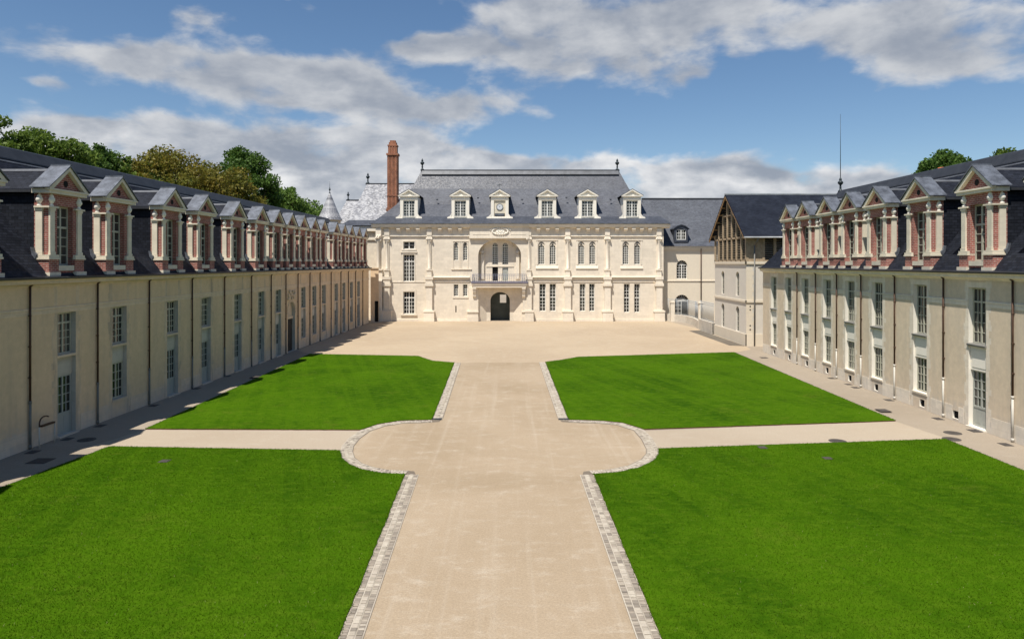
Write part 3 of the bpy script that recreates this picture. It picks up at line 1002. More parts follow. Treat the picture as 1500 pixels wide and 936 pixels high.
# ------------------------------------------------------------------ wing dormers
def make_dormer(parent):
    """brick dormer with stone corner pilasters; origin at wall plane, eave level, bay centre"""
    H0 = 3.98
    b = MB()
    W = 1.13
    b.wall(rect(-W, W, .2, H0), [rect(-.56, .56, .55, 3.42)], y=0, depth=.5, mi=0)
    b.poly([(-W, 0, .2), (-W, .7, .2), (-W, .7, H0), (-W, 0, H0)]).poly([(W, 0, .2), (W, .7, .2), (W, .7, H0), (W, 0, H0)])
    b.poly([(-W, 0, H0), (W, 0, H0), (W, .7, H0), (-W, .7, H0)])
    b.poly([(-W, .7, .2), (W, .7, .2), (W, .7, H0), (-W, .7, H0)])
    # tympanum
    zt = 4.18
    b.prism([(-1.12, zt), (1.12, zt), (0, zt + .95)], 'y', -.03, .3)
    # pedestal bricks
    for s in (-1, 1):
        b.box(s * .58, s * 1.26, -.1, .62, .24, .84)
    d = b.build('dormer', 'red_brick', parent)
    for s in (-1, 1):
        MB().box(s * .57, s * 1.33, -.2, .66, 0, .24).build('stone_base', 'dormer_stone', d)
        MB().box(s * .56, s * 1.32, -.16, .66, .84, .92).box(s * .58, s * 1.29, -.13, .66, .92, 1.06).build('stone_band', 'dormer_stone', d)
        MB().box(s * .6, s * 1.3, -.14, .6, 3.28, 3.36).build('impost', 'dormer_stone', d)
    MB().box(-.56, .56, -.08, .5, .30, .55).build('sill', 'dormer_stone', d)
    pl = MB()
    pl.box(-.16, .16, -.08, .0, 1.06, 3.28)
    pl.box(-.19, .19, -.11, .0, 1.06, 1.2).box(-.19, .19, -.11, 0, 3.16, 3.28)
    p1 = pl.build('pilaster', 'dormer_stone', d, (-.98, 0, 0))
    c = p1.copy(); COL.objects.link(c); c.parent = d; c.location = (.98, 0, 0)
    ps = MB()
    for s in (-1, 1):
        ps = MB()
        ps.box(s * W, s * (W + .09), .26, .58, 1.06, 3.28)
        ps.box(s * W, s * (W + .12), .23, .61, 1.06, 1.2).box(s * W, s * (W + .12), .23, .61, 3.16, 3.28)
        ps.build('pilaster', 'dormer_stone', d)
    prof = [(0, 0), (.11, 0), (.11, .05), (.05, .1), (.10, .17), (.16, .28), (.155, .36), (.10, .44), (.12, .47), (.07, .53), (.03, .6), (0, .62)]
    for (x, y) in ((-.98, -.02), (.98, -.02), (-1.16, .42), (1.16, .42)):
        u = MB()
        u.lathe(prof, seg=9)
        u.build('urn', 'white_stone', d, (x, y, 3.36))
    co_ = MB()
    for s in (-1, 1):
        co_.box(s * 1.12, s * 1.36, -.2, .66, H0 - .02, zt)
    co_.box(-1.12, 1.12, -.2, .05, H0 - .02, zt)
    co_.box(-1.42, 1.42, -.26, -.05, zt - .07, zt + .02)
    # raking stones
    for s in (-1, 1):
        co_.prism([(s * 1.44, zt), (s * 1.14, zt), (0, zt + .96), (0, zt + 1.17)], 'y', -.24, -.035)
    co_.build('pediment', 'dormer_stone', d)
    oc = MB()
    n = 12
    pts = [(.16 * math.cos(2 * math.pi * i / n), .16 * math.sin(2 * math.pi * i / n) + zt + .34) for i in range(n)]
    oc.prism(pts, 'y', -.045, -.028)
    oc.build('oculus', 'dark_void', d)
    zr = MB()
    for s in (-1, 1):
        zr.prism([(s * 1.5, zt + .02), (s * 1.5, zt + .06), (0, zt + 1.26), (0, zt + 1.18)], 'y', -.3, .68)
    zr.box(-.05, .05, -.3, .68, zt + 1.21, zt + 1.3)
    zr.build('dormer_roof', 'zinc', d)
    sl_ = MB()
    for s in (-1, 1):
        ck = MB()
        ck.prism([(.705, .85), (.705, H0), (3.3, H0), (1.0, .9)], 'x', s * 1.02, s * 1.10)
        ck.build('slate_cheek', 'wing_slate', d)
        sl_.prism([(s * 1.28, zt - .06), (s * 1.28, zt - .02), (0, zt + 1.06), (0, zt + 1.0)], 'y', .685, 4.6)
    sl_.build('saddle_roof', 'wing_slate', d)
    for s in (-1, 1):
        MB().box(s * 1.12, s * 1.34, .7, 3.7, H0 + .02, zt - .06).build('gutter', 'lead_dark', d)
    rc = MB()
    rc.prism([(-.13, zt + .965), (.13, zt + .965), (0, zt + 1.085)], 'y', .69, 4.55)
    # lead soakers where the roof runs into the foot of the dormer
    rc.build('ridge_flashing', 'zinc_strip', d)
    for s in (-1, 1):
        fl = MB()
        fl.prism([(.50, .86), (.66, 1.08), (.72, 1.42), (.62, 1.42), (.55, 1.2), (.42, 1.08)], 'x', s * 1.225, s * 1.36)
        fl.build('lead_flashing', 'zinc', d)
    f, p = window_meshes(1.12, 2.87, cols=1, rows=4, transom=1.85, fr=.08, mun=.04, bar=.1)
    f.build('window_frame', 'sage_paint', d, (0, .24, .55))
    p.build('window_pane', 'window_glass', d, (0, .24, .55))
    return d


DORMER = Proto(make_dormer)


# ------------------------------------------------------------------ the two wings
def build_wing(label, origin, rz, bays, dormers, pipes, L0, L1, eave, top_z, sill_z, string_z, mats, hip_far, hip_near, far_is_hi, portal=None, vents=()):
    render, ashlar = mats
    root = empty('wing_building', origin, rz)
    tag(root, label, 'building')
    HW = .66
    holes, sur = [], MB()
    for (x, low, up) in bays:
        zb = .06 if low == 'door' else .95
        holes.append(rect(x - HW, x + HW, zb, top_z))
    for x in vents:
        holes.append(rect(x - .24, x + .24, .14, .56))
    if portal is not None:
        holes.append(arch(portal - 1.0, portal + 1.0, .02, 4.72))
    wl = MB()
    wl.wall(rect(L0, L1, -.05, eave - .40), holes, y=0, depth=.42, rmi=1)
    # end and back walls
    D = 10.4
    wl.poly([(L0, 0, -.05), (L0, D, -.05), (L0, D, eave - .1), (L0, 0, eave - .1)])
    wl.poly([(L1, 0, -.05), (L1, D, -.05), (L1, D, eave - .1), (L1, 0, eave - .1)])
    wl.poly([(L0, D, -.05), (L1, D, -.05), (L1, D, eave - .1), (L0, D, eave - .1)])
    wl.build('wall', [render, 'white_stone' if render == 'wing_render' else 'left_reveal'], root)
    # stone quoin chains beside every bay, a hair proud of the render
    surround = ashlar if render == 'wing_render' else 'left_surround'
    for (x, low, up) in bays:
        sur = MB()
        for s in (-1, 1):
            z = 0.0
            while z < eave - .5:
                hh = random.uniform(.26, .36)
                ww = random.choice((.24, .36)) + random.uniform(-.07, .07)
                a, b_ = x + s * (HW + .002), x + s * (HW + ww)
                z1 = min(z + hh, eave - .402)
                sur.poly([(min(a, b_), -.004, z), (max(a, b_), -.004, z), (max(a, b_), -.004, z1), (min(a, b_), -.004, z1)])
                z += hh
        sur.poly([(x - HW, -.004, top_z + .002), (x + HW, -.004, top_z + .002), (x + HW, -.004, top_z + .28), (x - HW, -.004, top_z + .28)])
        sur.build('window_surround', surround, root)
    # low stone plinth between the bays
    spans = []
    cuts = sorted([(x - HW - .36, x + HW + .36) for x, _, _ in bays] + ([(portal - 1.5, portal + 1.5)] if portal is not None else []))
    cur = L0
    for a, b_ in cuts:
        if a > cur:
            spans.append((cur, a))
        cur = max(cur, b_)
    spans.append((cur, L1))
    vs = sorted(vents)
    for a, b_ in spans:
        xs = a
        for vx in [q for q in vs if a < q < b_]:
            MB().box(xs, vx - .26, -.014, .0, 0, .82).build('plinth', ashlar, root)
            xs = vx + .26
        if b_ - xs > .05:
            MB().box(xs, b_, -.014, 0, 0, .82).build('plinth', ashlar, root)
    # string course
    sm_ = MB()
    segs = spans2 = []
    if top_z > string_z:
        cur = L0
        for (x, _, _) in sorted(bays):
            segs.append((cur, x - HW - .02))
            cur = x + HW + .02
        segs.append((cur, L1))
    else:
        segs = [(L0, L1)]
    for a, b_ in segs:
        sm_ = MB()
        sm_.prism([(0, string_z - .30), (-.022, string_z - .30), (-.024, string_z - .14), (-.008, string_z - .13), (-.008, string_z - .10), (-.04, string_z - .09), (-.042, string_z), (-.02, string_z + .012), (0, string_z + .014)], 'x', a, b_)
        sm_.build('string_course', ashlar, root)
    cn = MB()
    e = eave
    cn.prism([(0.05, e - .40), (-.04, e - .40), (-.07, e - .33), (-.30, e - .25), (-.32, e - .1), (-.36, e - .04), (0.05, e - .04)], 'x', L0, L1)
    cn.build('cornice', ashlar, root)
    gt = MB()
    gt.prism([(-.47, e - .05), (-.49, e + .04), (-.44, e + .06), (-.2, e + .04), (-.2, e - .038), (-.37, e - .038)], 'x', L0, L1)
    gt.build('gutter', 'lead_dark', root)
    # roof
    zr = e + 6.75
    yf, yk, ym = -.46, -.06, 5.2
    prof = [(yf, e + .02), (yk, e + .12), (ym, zr)]
    hf, hn = hip_far, hip_near
    rings = []
    for (yy, z) in prof:
        t = (z - prof[0][1]) / (zr - prof[0][1])
        lo = L0 - .25 + hn * t
        hi = L1 + .25 - hf * t
        rings.append((lo, hi, yy, D - yy, z))
    rf = hip_rings(MB(), rings)
    rf.build('roof', 'wing_slate', root)
    rc = MB()
    xa, xb = rings[-1][0], rings[-1][1]
    rc.prism([(ym - .52, zr - .62), (ym - .50, zr - .55), (ym - .12, zr + .06), (ym, zr + .12), (ym + .12, zr + .06), (ym + .5, zr - .55), (ym + .5, zr - .66)], 'x', xa - .05, xb + .05)
    rc.build('ridge_cap', 'lead_dark', root)
    ff = MB()
    sl = (zr - e - .12) / (ym - yk)
    y1 = ym - .62
    z1 = e + .12 + (y1 - yk) * sl
    ff.prism([(y1 - .02, z1 + .0), (y1 + .03, z1 + .08), (y1 + .05, z1 + .07), (y1 + .04, z1 + .02)], 'x', xa + .3, xb - .3)
    ff.build('ridge_flashing', 'zinc_strip', root)
    # windows and doors
    wn_up = window_part('sage_paint', 1.28, top_z - sill_z - .04, cols=2, rows=4, transom=(top_z - sill_z) * .74)
    wn_lo = window_part('sage_paint', 1.28, 1.95, cols=2, rows=4)
    dr_lo = door_part('grey_paint', 1.28, 2.86, cols=2, rows=4, panel=.95)
    def sp_fn(parent):
        mb = MB()
        yb = .11 if render == 'wing_render' else .19
        mb.box(-HW + .002, HW - .002, yb, .41, 2.93, sill_z - .12)
        mb.box(-HW + .16, HW - .16, yb - .018, yb, 3.08, sill_z - .32)
        return mb.build('spandrel', 'white_stone' if render == 'wing_render' else 'left_reveal', parent)
    def sill_fn(parent):
        mb = MB()
        mb.prism([(-.07 if render == 'wing_render' else -.015, sill_z - .12), (-.09 if render == 'wing_render' else -.02, sill_z - .03), (-.05 if render == 'wing_render' else -.01, sill_z), (.36, sill_z + .03), (.36, sill_z - .12)], 'x', -HW - .04, HW + .04)
        return mb.build('sill', 'grey_pipe' if render == 'wing_render' else ashlar, parent)
    SP, SI = Proto(sp_fn), Proto(sill_fn)
    def lows_fn(parent):
        mb = MB()
        mb.prism([(-.05, .83), (-.06, .93), (.36, .97), (.36, .83)], 'x', -HW - .06, HW + .06)
        return mb.build('sill', ashlar, parent)
    def step_fn(parent):
        mb = MB()
        mb.box(-HW - .05, HW + .05, -.16, .36, -.02, .055)
        return mb.build('doorstep', ashlar, parent)
    LS, DS = Proto(lows_fn), Proto(step_fn)
    for (x, low, up) in bays:
        wn_up.put(root, (x, .22, sill_z + .02))
        SP.put(root, (x, 0, 0))
        SI.put(root, (x, 0, 0))
        if low == 'door':
            dr_lo.put(root, (x, .22, .06))
            DS.put(root, (x, 0, 0))
        else:
            wn_lo.put(root, (x, .22, .97))
            LS.put(root, (x, 0, 0))
    def vent_fn(parent):
        mb = MB()
        mb.box(-.239, .239, .10, .14, .141, .559)
        for k in range(3):
            mb.tube((-.12 + .12 * k, .08, .141), (-.12 + .12 * k, .08, .559), .012, seg=5)
        return mb.build('cellar_vent', 'dark_void', parent)
    VT = Proto(vent_fn)
    for x in vents:
        VT.put(root, (x, 0, 0))
    # downpipes: dark copper above, pale cast iron foot
    def pipe_fn(parent):
        mb = MB()
        mb.tube((0, -.09, 2.15), (0, -.09, e - .36), .048)
        mb.tube((0, -.09, e - .36), (0, -.2, e - .28), .048)
        for z in (3.2, 4.6, 6.0):
            mb.tube((0, -.09, z), (0, -.09, z + .05), .06)
            mb.box(-.02, .02, -.1, 0, z, z + .05)
        o = mb.build('downpipe', 'copper_pipe', parent)
        q = MB()
        q.tube((0, -.09, 0), (0, -.09, 2.15), .055)
        q.tube((0, -.09, 2.05), (0, -.09, 2.18), .068)
        q.tube((0, -.09, .05), (0, -.09, .2), .068)
        q.build('pipe_foot', 'iron_pipe' if render == 'wing_render' else 'grey_pipe', o)
        return o
    PP = Proto(pipe_fn)
    for x in pipes:
        PP.put(root, (x, 0, 0))
    for x in dormers:
        DORMER.put(root, (x, .02, e + .03))
    if portal is not None:
        mb = MB()
        x = portal
        mb.wall(arch(x - .99, x + .99, 3.3, 4.7), [], y=.3, depth=0)
        mb.box(x - .99, x + .99, .2, .4, 3.1, 3.34)
        for k in range(14):
            a = math.pi * k / 13
            mb.box(x + 1.12 * math.cos(a) - .1, x + 1.12 * math.cos(a) + .1, -.05, .0, 3.72 + 1.12 * math.sin(a) - .1, 3.72 + 1.12 * math.sin(a) + .1)
        for k in range(26):
            mb.blob((x + random.uniform(-1.0, 1.0), -.06, 5.0 + random.uniform(0, .75)), (random.uniform(.1, .2), .09, random.uniform(.1, .22)))
        mb.box(x - 1.15, x + 1.15, -.04, 0, 4.9, 4.96).box(x - 1.15, x + 1.15, -.04, 0, 5.8, 5.88)
        pt = mb.build('portal', ashlar, root)
        dd = MB()
        dd.box(x - .99, x - .01, .3, .36, .02, 3.1).box(x + .01, x + .99, .3, .36, .02, 3.1)
        for s in (-1, 1):
            for zz in (.25, 1.3, 2.2):
                dd.box(x + s * .15, x + s * .85, .28, .3, zz, zz + .75)
        dd.build('door', 'timber_dark', pt)
    return root, rings[-1], zr


# left wing: local x runs away from the camera, local y points into the building
ang = math.atan2(LWD[0], LWD[1])
kL = math.hypot(*LWD)
def L(Y): return Y * kL
lb = [28.0, 23.5, 19.2, 33.4, 37.7, 43.3, 47.8, 53.0, 57.6, 61.5, 68.3, 71.8, 75.1, 79.9, 83.2, 86.7, 90.3]
lk_ = ['window', 'window', 'door', 'door', 'window', 'door', 'door', 'door', 'door', 'door', 'window', 'window', 'window', 'door', 'door', 'window', 'door']
ld = [27.9, 23.4, 19.1, 33.3, 37.6, 43.2, 47.6, 52.8, 57.4, 61.2, 64.6, 68.0, 71.5, 74.7, 79.5, 82.8, 86.2, 89.8, 93.6]
lp = [30.83, 35.66, 40.5, 45.65, 50.5, 55.4, 59.6, 63.2, 66.5, 70.1, 73.5, 77.6, 81.6, 85.0, 88.5, 92.3]
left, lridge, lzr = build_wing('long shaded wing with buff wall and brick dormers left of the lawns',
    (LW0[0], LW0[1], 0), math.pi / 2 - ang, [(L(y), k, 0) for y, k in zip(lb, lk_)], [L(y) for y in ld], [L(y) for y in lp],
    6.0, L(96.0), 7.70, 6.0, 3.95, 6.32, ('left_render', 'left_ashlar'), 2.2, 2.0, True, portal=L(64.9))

rb = [29.7, 25.3, 21.0, 34.6, 39.5, 44.2, 47.8, 51.3, 55.2, 58.6, 61.9]
rk = ['window', 'window', 'door', 'door'] + ['window'] * 7
rd = [29.7, 25.3, 21.0, 34.6, 39.6, 44.2, 47.8, 51.3, 55.2, 58.55]
rp = [32.0, 37.2, 42.0, 46.1, 49.6, 53.1, 56.6]
rv = [36.3, 39.3, 44.3, 47.8, 51.3, 54.9, 58.4, 61.8]
RY0 = 66.0
right, rridge, rzr = build_wing('long wing with tall windows, lightning rod and brick dormers right of the lawns',
    (rwx(RY0), RY0, 0), -math.pi / 2 - .006, [(RY0 - y, k, 0) for y, k in zip(rb, rk)], [RY0 - y for y in rd], [RY0 - y for y in rp],
    RY0 - 64.6, RY0 - 6.0, 7.93, 7.15, 4.28, 6.5, ('wing_render', 'wing_ashlar'), 3.5, 4.6, False, vents=[RY0 - y for y in rv])
fx_, fy_ = rridge[0], 5.2
finial(right, (fx_ + .1, fy_, rzr), .72, rod=5.6, name='lightning_rod')
cp = MB()
cp.lathe([(.0, -1.2), (.34, -1.2), (.34, 0), (.3, .02), (.3, .5), (.36, .52), (.36, .62), (.26, .66), (.26, .95), (.32, .97), (.32, 1.1), (.22, 1.1)], seg=12)
cp.build('chimney_pot', 'terracotta', right, (RY0 - 47.3, 6.2, rzr - .78))

# small rail and standpipe by the first glazed door on the left
hr = empty('handrail', (lwx(31.6) + .0, 31.6, 0), math.pi / 2 - ang)
tag(hr, 'small bent iron handrail with a box against the left wall beside the nearest door', 'handrail')
mb = MB()
for x in (-.55, .45):
    MB().tube((x, -.35, 0), (x, -.35, .95), .03).build('post', 'iron_pipe', hr)
mb = MB()
ln = [(-.55, .9), (-.54, 1.15), (-.46, 1.3), (-.3, 1.37), (-.1, 1.36), (.05, 1.3)]
for p, q in zip(ln[:-1], ln[1:]):
    mb.tube((p[0], -.35, p[1]), (q[0], -.35, q[1]), .03)
mb.box(-.45, .4, -.42, -.28, .92, 1.0)
mb.build('rail', 'copper_pipe', hr)

# ------------------------------------------------------------------ the château
FY = 98.8
FS = FY / FPX
def fx(x): return (x - CX) * FS
def fz(y): return CAM_H + (HOR - y) * FS
ch = empty('chateau', (0, FY, 0))
tag(ch, 'pale limestone main house facing the court with clock dormer, balcony and arched passage', 'chateau')
X0, X1 = fx(553), fx(972)
ZT = fz(333)
holes, openings = [], []
def opening(kind, xa, xb, ya, yb, **k):
    r_ = (fx(xa), fx(xb), fz(yb), fz(ya))
    h = rect(*r_) if kind == 'rect' else arch(*r_)
    holes.append(h)
    openings.append((kind, r_, k))
# first bay
opening('rect', 590.7, 607.3, 354, 365, leaves=2, cols=1, rows=2)
opening('rect', 590.7, 607.3, 373, 412.5, leaves=2, cols=2, rows=5, tr=.74)
opening('rect', 590.7, 607.3, 427.3, 460, leaves=2, cols=2, rows=4, tr=.72)
# second bay
for a, b in ((664.5, 671.3), (678, 684.7)):
    opening('arch', a, b, 355.5, 381.7, leaves=1, cols=2, rows=7)
    opening('rect', a, b, 416.6, 434, leaves=1, cols=2, rows=5)
opening('rect', 667, 668.7, 448, 457.8, slit=True)
# bays right of the loggia
for a, b in ((788.3, 797.8), (805, 814.4), (847, 856.2), (863.2, 872.4), (912.2, 921.2), (929, 938.2)):
    opening('arch', a, b, 354.3, 387.5, leaves=1, cols=3, rows=9)
for a, b, c in ((790, 799.5, 456), (805, 814.4, 456), (849, 857.6, 456), (863, 871.2, 456), (913.8, 922.4, 457.8), (929, 937.3, 457.8)):
    opening('rect', a, b, 415.8, c, leaves=1, cols=2, rows=4, tr=.51)
LOG = arch(fx(700.5), fx(763.3), fz(412), fz(350.6), seg=18, rise=2.3)
PX0, PX1, PZ = fx(701.5), fx(764), fz(421)
POR = rect(PX0, PX1, -.05, PZ)
wl = MB()
wl.wall(rect(X0, X1, -.05, ZT + .4), holes + [POR], y=0, depth=.34)
wl.f, wl.v, wl.mi, wl.sm = [], [], [], []
wl.wall(rect(X0, X1, -.05, ZT + .4), holes + [LOG], y=0, depth=0) if False else None
# one front with every opening; reveals of the small openings .34 deep, the loggia and the porch get their own depth
wl.wall(rect(X0, X1, -.05, ZT + .4), holes + [LOG, POR], y=0, depth=0)
for h in holes:
    for i in range(len(h)):
        a, c = h[i], h[(i + 1) % len(h)]
        wl.poly([(a[0], 0, a[1]), (a[0], .34, a[1]), (c[0], .34, c[1]), (c[0], 0, c[1])])
LDP = 1.1
for i in range(len(LOG)):
    a, c = LOG[i], LOG[(i + 1) % len(LOG)]
    wl.poly([(a[0], 0, a[1]), (a[0], LDP, a[1]), (c[0], LDP, c[1]), (c[0], 0, c[1])])
DEP = 15.0
for x in (X0, X1):
    wl.poly([(x, 0, -.05), (x, DEP, -.05), (x, DEP, ZT + .4), (x, 0, ZT + .4)])
# back wall, open behind the passage
wl.wall(rect(X0, X1, -.05, ZT + .4), [rect(fx(716), fx(750), -.02, 4.3)], y=DEP, depth=0)
# loggia back wall
LD = [arch(fx(720.6), fx(729.4), fz(387.6), fz(355.8)), arch(fx(735.5), fx(744.4), fz(387.6), fz(355.8)),
      rect(fx(720.9), fx(729.3), fz(412) + .01, fz(391.3)), rect(fx(735.7), fx(744.3), fz(412) + .01, fz(391.3))]
wl.wall(rect(fx(699), fx(765), fz(412), fz(349)), LD, y=LDP, depth=.25)
wl.build('wall', 'limestone', ch)
# porch: splayed jambs running back to the passage arch
ARC = arch(fx(718.2), fx(746.8), -.05, fz(428.2), seg=14, rise=1.25)
po = MB()
ax0, ax1 = fx(712.5), fx(752.5)
po.poly([(PX0, 0, -.05), (PX0, 0, PZ), (ax0, .62, PZ), (ax0, .62, -.05)])
po.poly([(PX1, 0, -.05), (PX1, 0, PZ), (ax1, .62, PZ), (ax1, .62, -.05)])
po.poly([(PX0, 0, PZ), (PX1, 0, PZ), (ax1, .62, PZ), (ax0, .62, PZ)])
po.wall(rect(ax0, ax1, -.05, PZ), [ARC], y=.62, depth=.8)
po.build('porch', 'limestone', ch)
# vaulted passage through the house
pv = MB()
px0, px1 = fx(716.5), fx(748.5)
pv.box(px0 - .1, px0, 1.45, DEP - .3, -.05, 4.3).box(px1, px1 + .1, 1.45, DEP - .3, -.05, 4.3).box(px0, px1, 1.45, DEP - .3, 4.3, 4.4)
pv.build('passage', 'passage_brick', ch)
gd = MB()
gy = 2.1
gd.box(px0, px1, gy, gy + .08, 0, 2.55)
gd.box(px0, fx(732), gy, gy + .08, 2.55, 4.28).box(fx(741.3), px1 - .0, gy, gy + .08, 2.55, 4.28).box(fx(732), fx(741.3), gy, gy + .08, 3.75, 4.28)
for k in range(6):
    gd.box(px0 + .15 + k * .5, px0 + .5 + k * .5, gy - .03, gy, .2, 2.3)
gd.build('gate', 'passage_paint', ch)

for (kind, r_, k) in openings:
    xa, xb, za, zb = r_
    w, h = xb - xa, zb - za
    if k.get('slit'):
        MB().box(xa, xb, .28, .3, za, zb).build('slit', 'dark_void', ch)
        continue
    f, p = window_meshes(w - .02, h - (.0 if kind == 'rect' else w * .18), cols=k['cols'], rows=k['rows'], leaves=k['leaves'],
                         transom=h * k['tr'] if 'tr' in k else None, fr=.08, mun=.05, bar=.13)
    o = f.build('window', 'white_paint', ch, ((xa + xb) / 2, .25, za + .005))
    if kind == 'arch':
        p = MB()
        p.wall(arch(-w / 2, w / 2, 0, h), [], y=.05, depth=0)
    p.build('pane', 'window_glass', o)
    if kind == 'arch':
        # cusped stone head
        t = MB()
        r2 = w / 2
        zs = h - r2
        outer = [(-r2, zs - .42), (-r2 + .07, zs - .42), (-r2 + .10, zs - .18), (-.16, zs + .02), (0, zs + .2), (.16, zs + .02), (r2 - .10, zs - .18), (r2 - .07, zs - .42), (r2, zs - .42), (r2, zs)]
        outer += [(r2 * .86 * math.cos(a), zs + r2 * .58 * math.sin(a)) for a in [math.pi * q / 10 for q in range(0, 11)]]
        t.prism(outer, 'y', -.12, -.02)
        t.build('tracery', 'limestone_carved', o)
# surrounds and sills
def frame_px(xa, xb, ya, yb, wpx=2.2, proj=.05, sill=True):
    a, b, c, d = fx(xa), fx(xb), fz(yb), fz(ya)
    w = wpx * FS
    tr = MB()
    tr.box(a - w, a - .003, -proj, 0, c, d + w).box(b + .003, b + w, -proj, 0, c, d + w).box(a - .003, b + .003, -proj, 0, d + .003, d + w)
    if sill:
        tr.box(a - w - .08, b + w + .08, -proj - .12, 0, c - .22, c - .003)
    tr.build('window_surround', 'limestone_carved', ch)
frame_px(590.7, 607.3, 354, 365, 1.8)
frame_px(590.7, 607.3, 373, 412.5, 1.2, sill=False)
frame_px(590.7, 607.3, 427.3, 460, 2.8)
MB().box(fx(587), fx(611), -.14, 0, fz(370.2), fz(368)).build('sill', 'limestone_carved', ch)
for a, b in ((788.3, 814.4), (847, 872.4), (912.2, 938.2)):
    tr = MB()
    tr.box(fx(a - 2.2), fx(a - .4), -.05, 0, fz(388), fz(352.5)).box(fx(b + .4), fx(b + 2.2), -.05, 0, fz(388), fz(352.5))
    tr.box(fx(a - 3), fx(b + 3), -.09, 0, fz(352.4), fz(351.4))
    tr.prism([(0, fz(394)), (-.12, fz(393.8)), (-.12, fz(393)), (-.02, fz(390)), (0, fz(389))], 'x', fx(a - 3.5), fx(b + 3.5))
    tr.build('window_surround', 'limestone_carved', ch)
MB().box(fx(661), fx(691), -.12, 0, fz(395), fz(393.8)).build('sill', 'limestone_carved', ch)
for a, b in ((664.5, 684.7),):
    tr = MB()
    tr.box(fx(a - 1.6), fx(b + 1.6), -.07, 0, fz(354), fz(353))
    for q in (a - 1.4, 673, 675.4, b + .4):
        tr.box(fx(q), fx(q + 1.0), -.05, 0, fz(392), fz(354))
    tr.box(fx(a - 1.5), fx(b + 1.5), -.07, 0, fz(436.8), fz(435))
    tr.build('window_surround', 'limestone_carved', ch)

# string course and ledges
def course(xa, xb, ya, yb, proj):
    sc_ = MB()
    a, b = fx(xa), fx(xb)
    zb, zt = fz(yb), fz(ya)
    hh = zt - zb
    sc_.prism([(0, zb), (-proj * .4, zb + hh * .1), (-proj * .45, zb + hh * .5), (-proj, zb + hh * .7), (-proj, zt - .04), (-proj * .5, zt), (0, zt + .03)], 'x', a, b)
    sc_.build('string_course', 'limestone_carved', ch)
course(777.5, 964, 405.3, 409, .30)
course(634, 688, 405.5, 409.3, .34)
course(777.5, 964, 412.5, 414, .10)
course(634, 688, 412.5, 414.2, .10)
course(556, 627, 412.6, 414, .08)
course(556, 688, 345.2, 349.2, .18)
course(773, 968, 345.2, 349.2, .18)
for a, b in ((571, 625), (633, 684), (780, 826), (838, 884), (896, 958)):
    MB().box(fx(a), fx(b), -.12, 0, 0, .28).build('plinth', 'limestone_carved', ch)

# pilasters, two orders one over the other
def pilaster_at(xp, lower=True, upper=True, wl_=9.5, half=False):
    mb = MB()
    x = fx(xp)
    w = wl_ * FS / 2 * .9
    def blk(k, d, ya, yb):
        d *= .78
        mb.box(x - w * k, x + w * k, -d, 0, fz(yb), fz(ya))
    if lower:
        blk(1.75, .88, 457, 470.4); blk(1.9, .95, 455.2, 457); blk(1.55, .80, 454, 455.2)
        blk(1.85, .93, 467.4, 470.45)
        blk(1.05, .55, 420, 454)
        blk(1.2, .62, 419, 420.4); blk(1.5, .72, 415.6, 419); blk(1.3, .66, 414.2, 415.6)
        blk(1.15, .6, 409.6, 414.2)
        blk(1.4, .7, 405.2, 409.6)
    if upper:
        blk(.78, .36, 396.5, 405.2); blk(1.0, .46, 394.8, 396.5)
        blk(.62, .22, 353.5, 394.8)
        mb.lathe([(w * .5, fz(394.5)), (w * .52, fz(393.4)), (w * .40, fz(392.8)), (w * .36, fz(355)), (w * .5, fz(353.5))], cx=x, cy=-.17, seg=10, arc=(math.pi, 2 * math.pi))
        blk(.75, .34, 351, 353.5); blk(.95, .44, 348.4, 351)
        for s in (-1, 1):
            mb.blob((x + s * w * .85, -.32, fz(350.5)), (.14, .14, .22))
        blk(.85, .30, 345, 348.4)
        blk(.85, .36, 335, 345)
    return mb.build('pilaster', 'limestone_carved', ch)
for xp in (567, 629, 831.5, 889.5, 965):
    pilaster_at(xp)
pilaster_at(775, wl_=8)
pilaster_at(691.5, lower=False, upper=False).data.clear_geometry() if False else None
# left corner buttress
mb = MB()
mb.box(fx(548), fx(561.5), -.75, .9, -.05, fz(455)).box(fx(546.8), fx(561.5), -.9, .95, fz(455), fz(453))
mb.prism([(-.55, fz(453)), (-.55, fz(411)), (-.5, fz(408)), (-.4, fz(396)), (.8, fz(396)), (.8, fz(453))], 'x', fx(549.7), fx(560.8))
mb.box(fx(549.5), fx(561), -.6, .8, fz(396), fz(394))
mb.box(fx(552), fx(557), -.3, .6, fz(394), fz(348))
mb.lathe([(.25, fz(394)), (.2, fz(392)), (.19, fz(355)), (.27, fz(353))], cx=fx(554.5), cy=-.35, seg=10)
mb.box(fx(550), fx(559), -.45, .7, fz(353), fz(348)).box(fx(551), fx(559), -.4, .6, fz(348), fz(334))
for k in range(6):
    mb.blob((fx(552) + .1 * k, -.5, fz(349 - (k % 3) * 1.5)), (.16, .18, .2))
mb.build('buttress', 'limestone_carved', ch)
# porch piers flanking the passage
for (a, b) in ((684.5, 701), (764.5, 779)):
    mb = MB()
    mb.box(fx(a), fx(b), -.5, 0, -.05, fz(463.5)).box(fx(a + .6), fx(b - .4), -.42, 0, fz(463.5), fz(457.5)).box(fx(a - .2), fx(b + .2), -.52, 0, fz(457.5), fz(455.6))
    c0, c1 = (a + 3, b - .2) if a < 700 else (a + 1.2, b - 4)
    mb.box(fx(c0), fx(c1), -.3, 0, fz(455.6), fz(421))
    mb.build('pier', 'limestone_carved', ch)
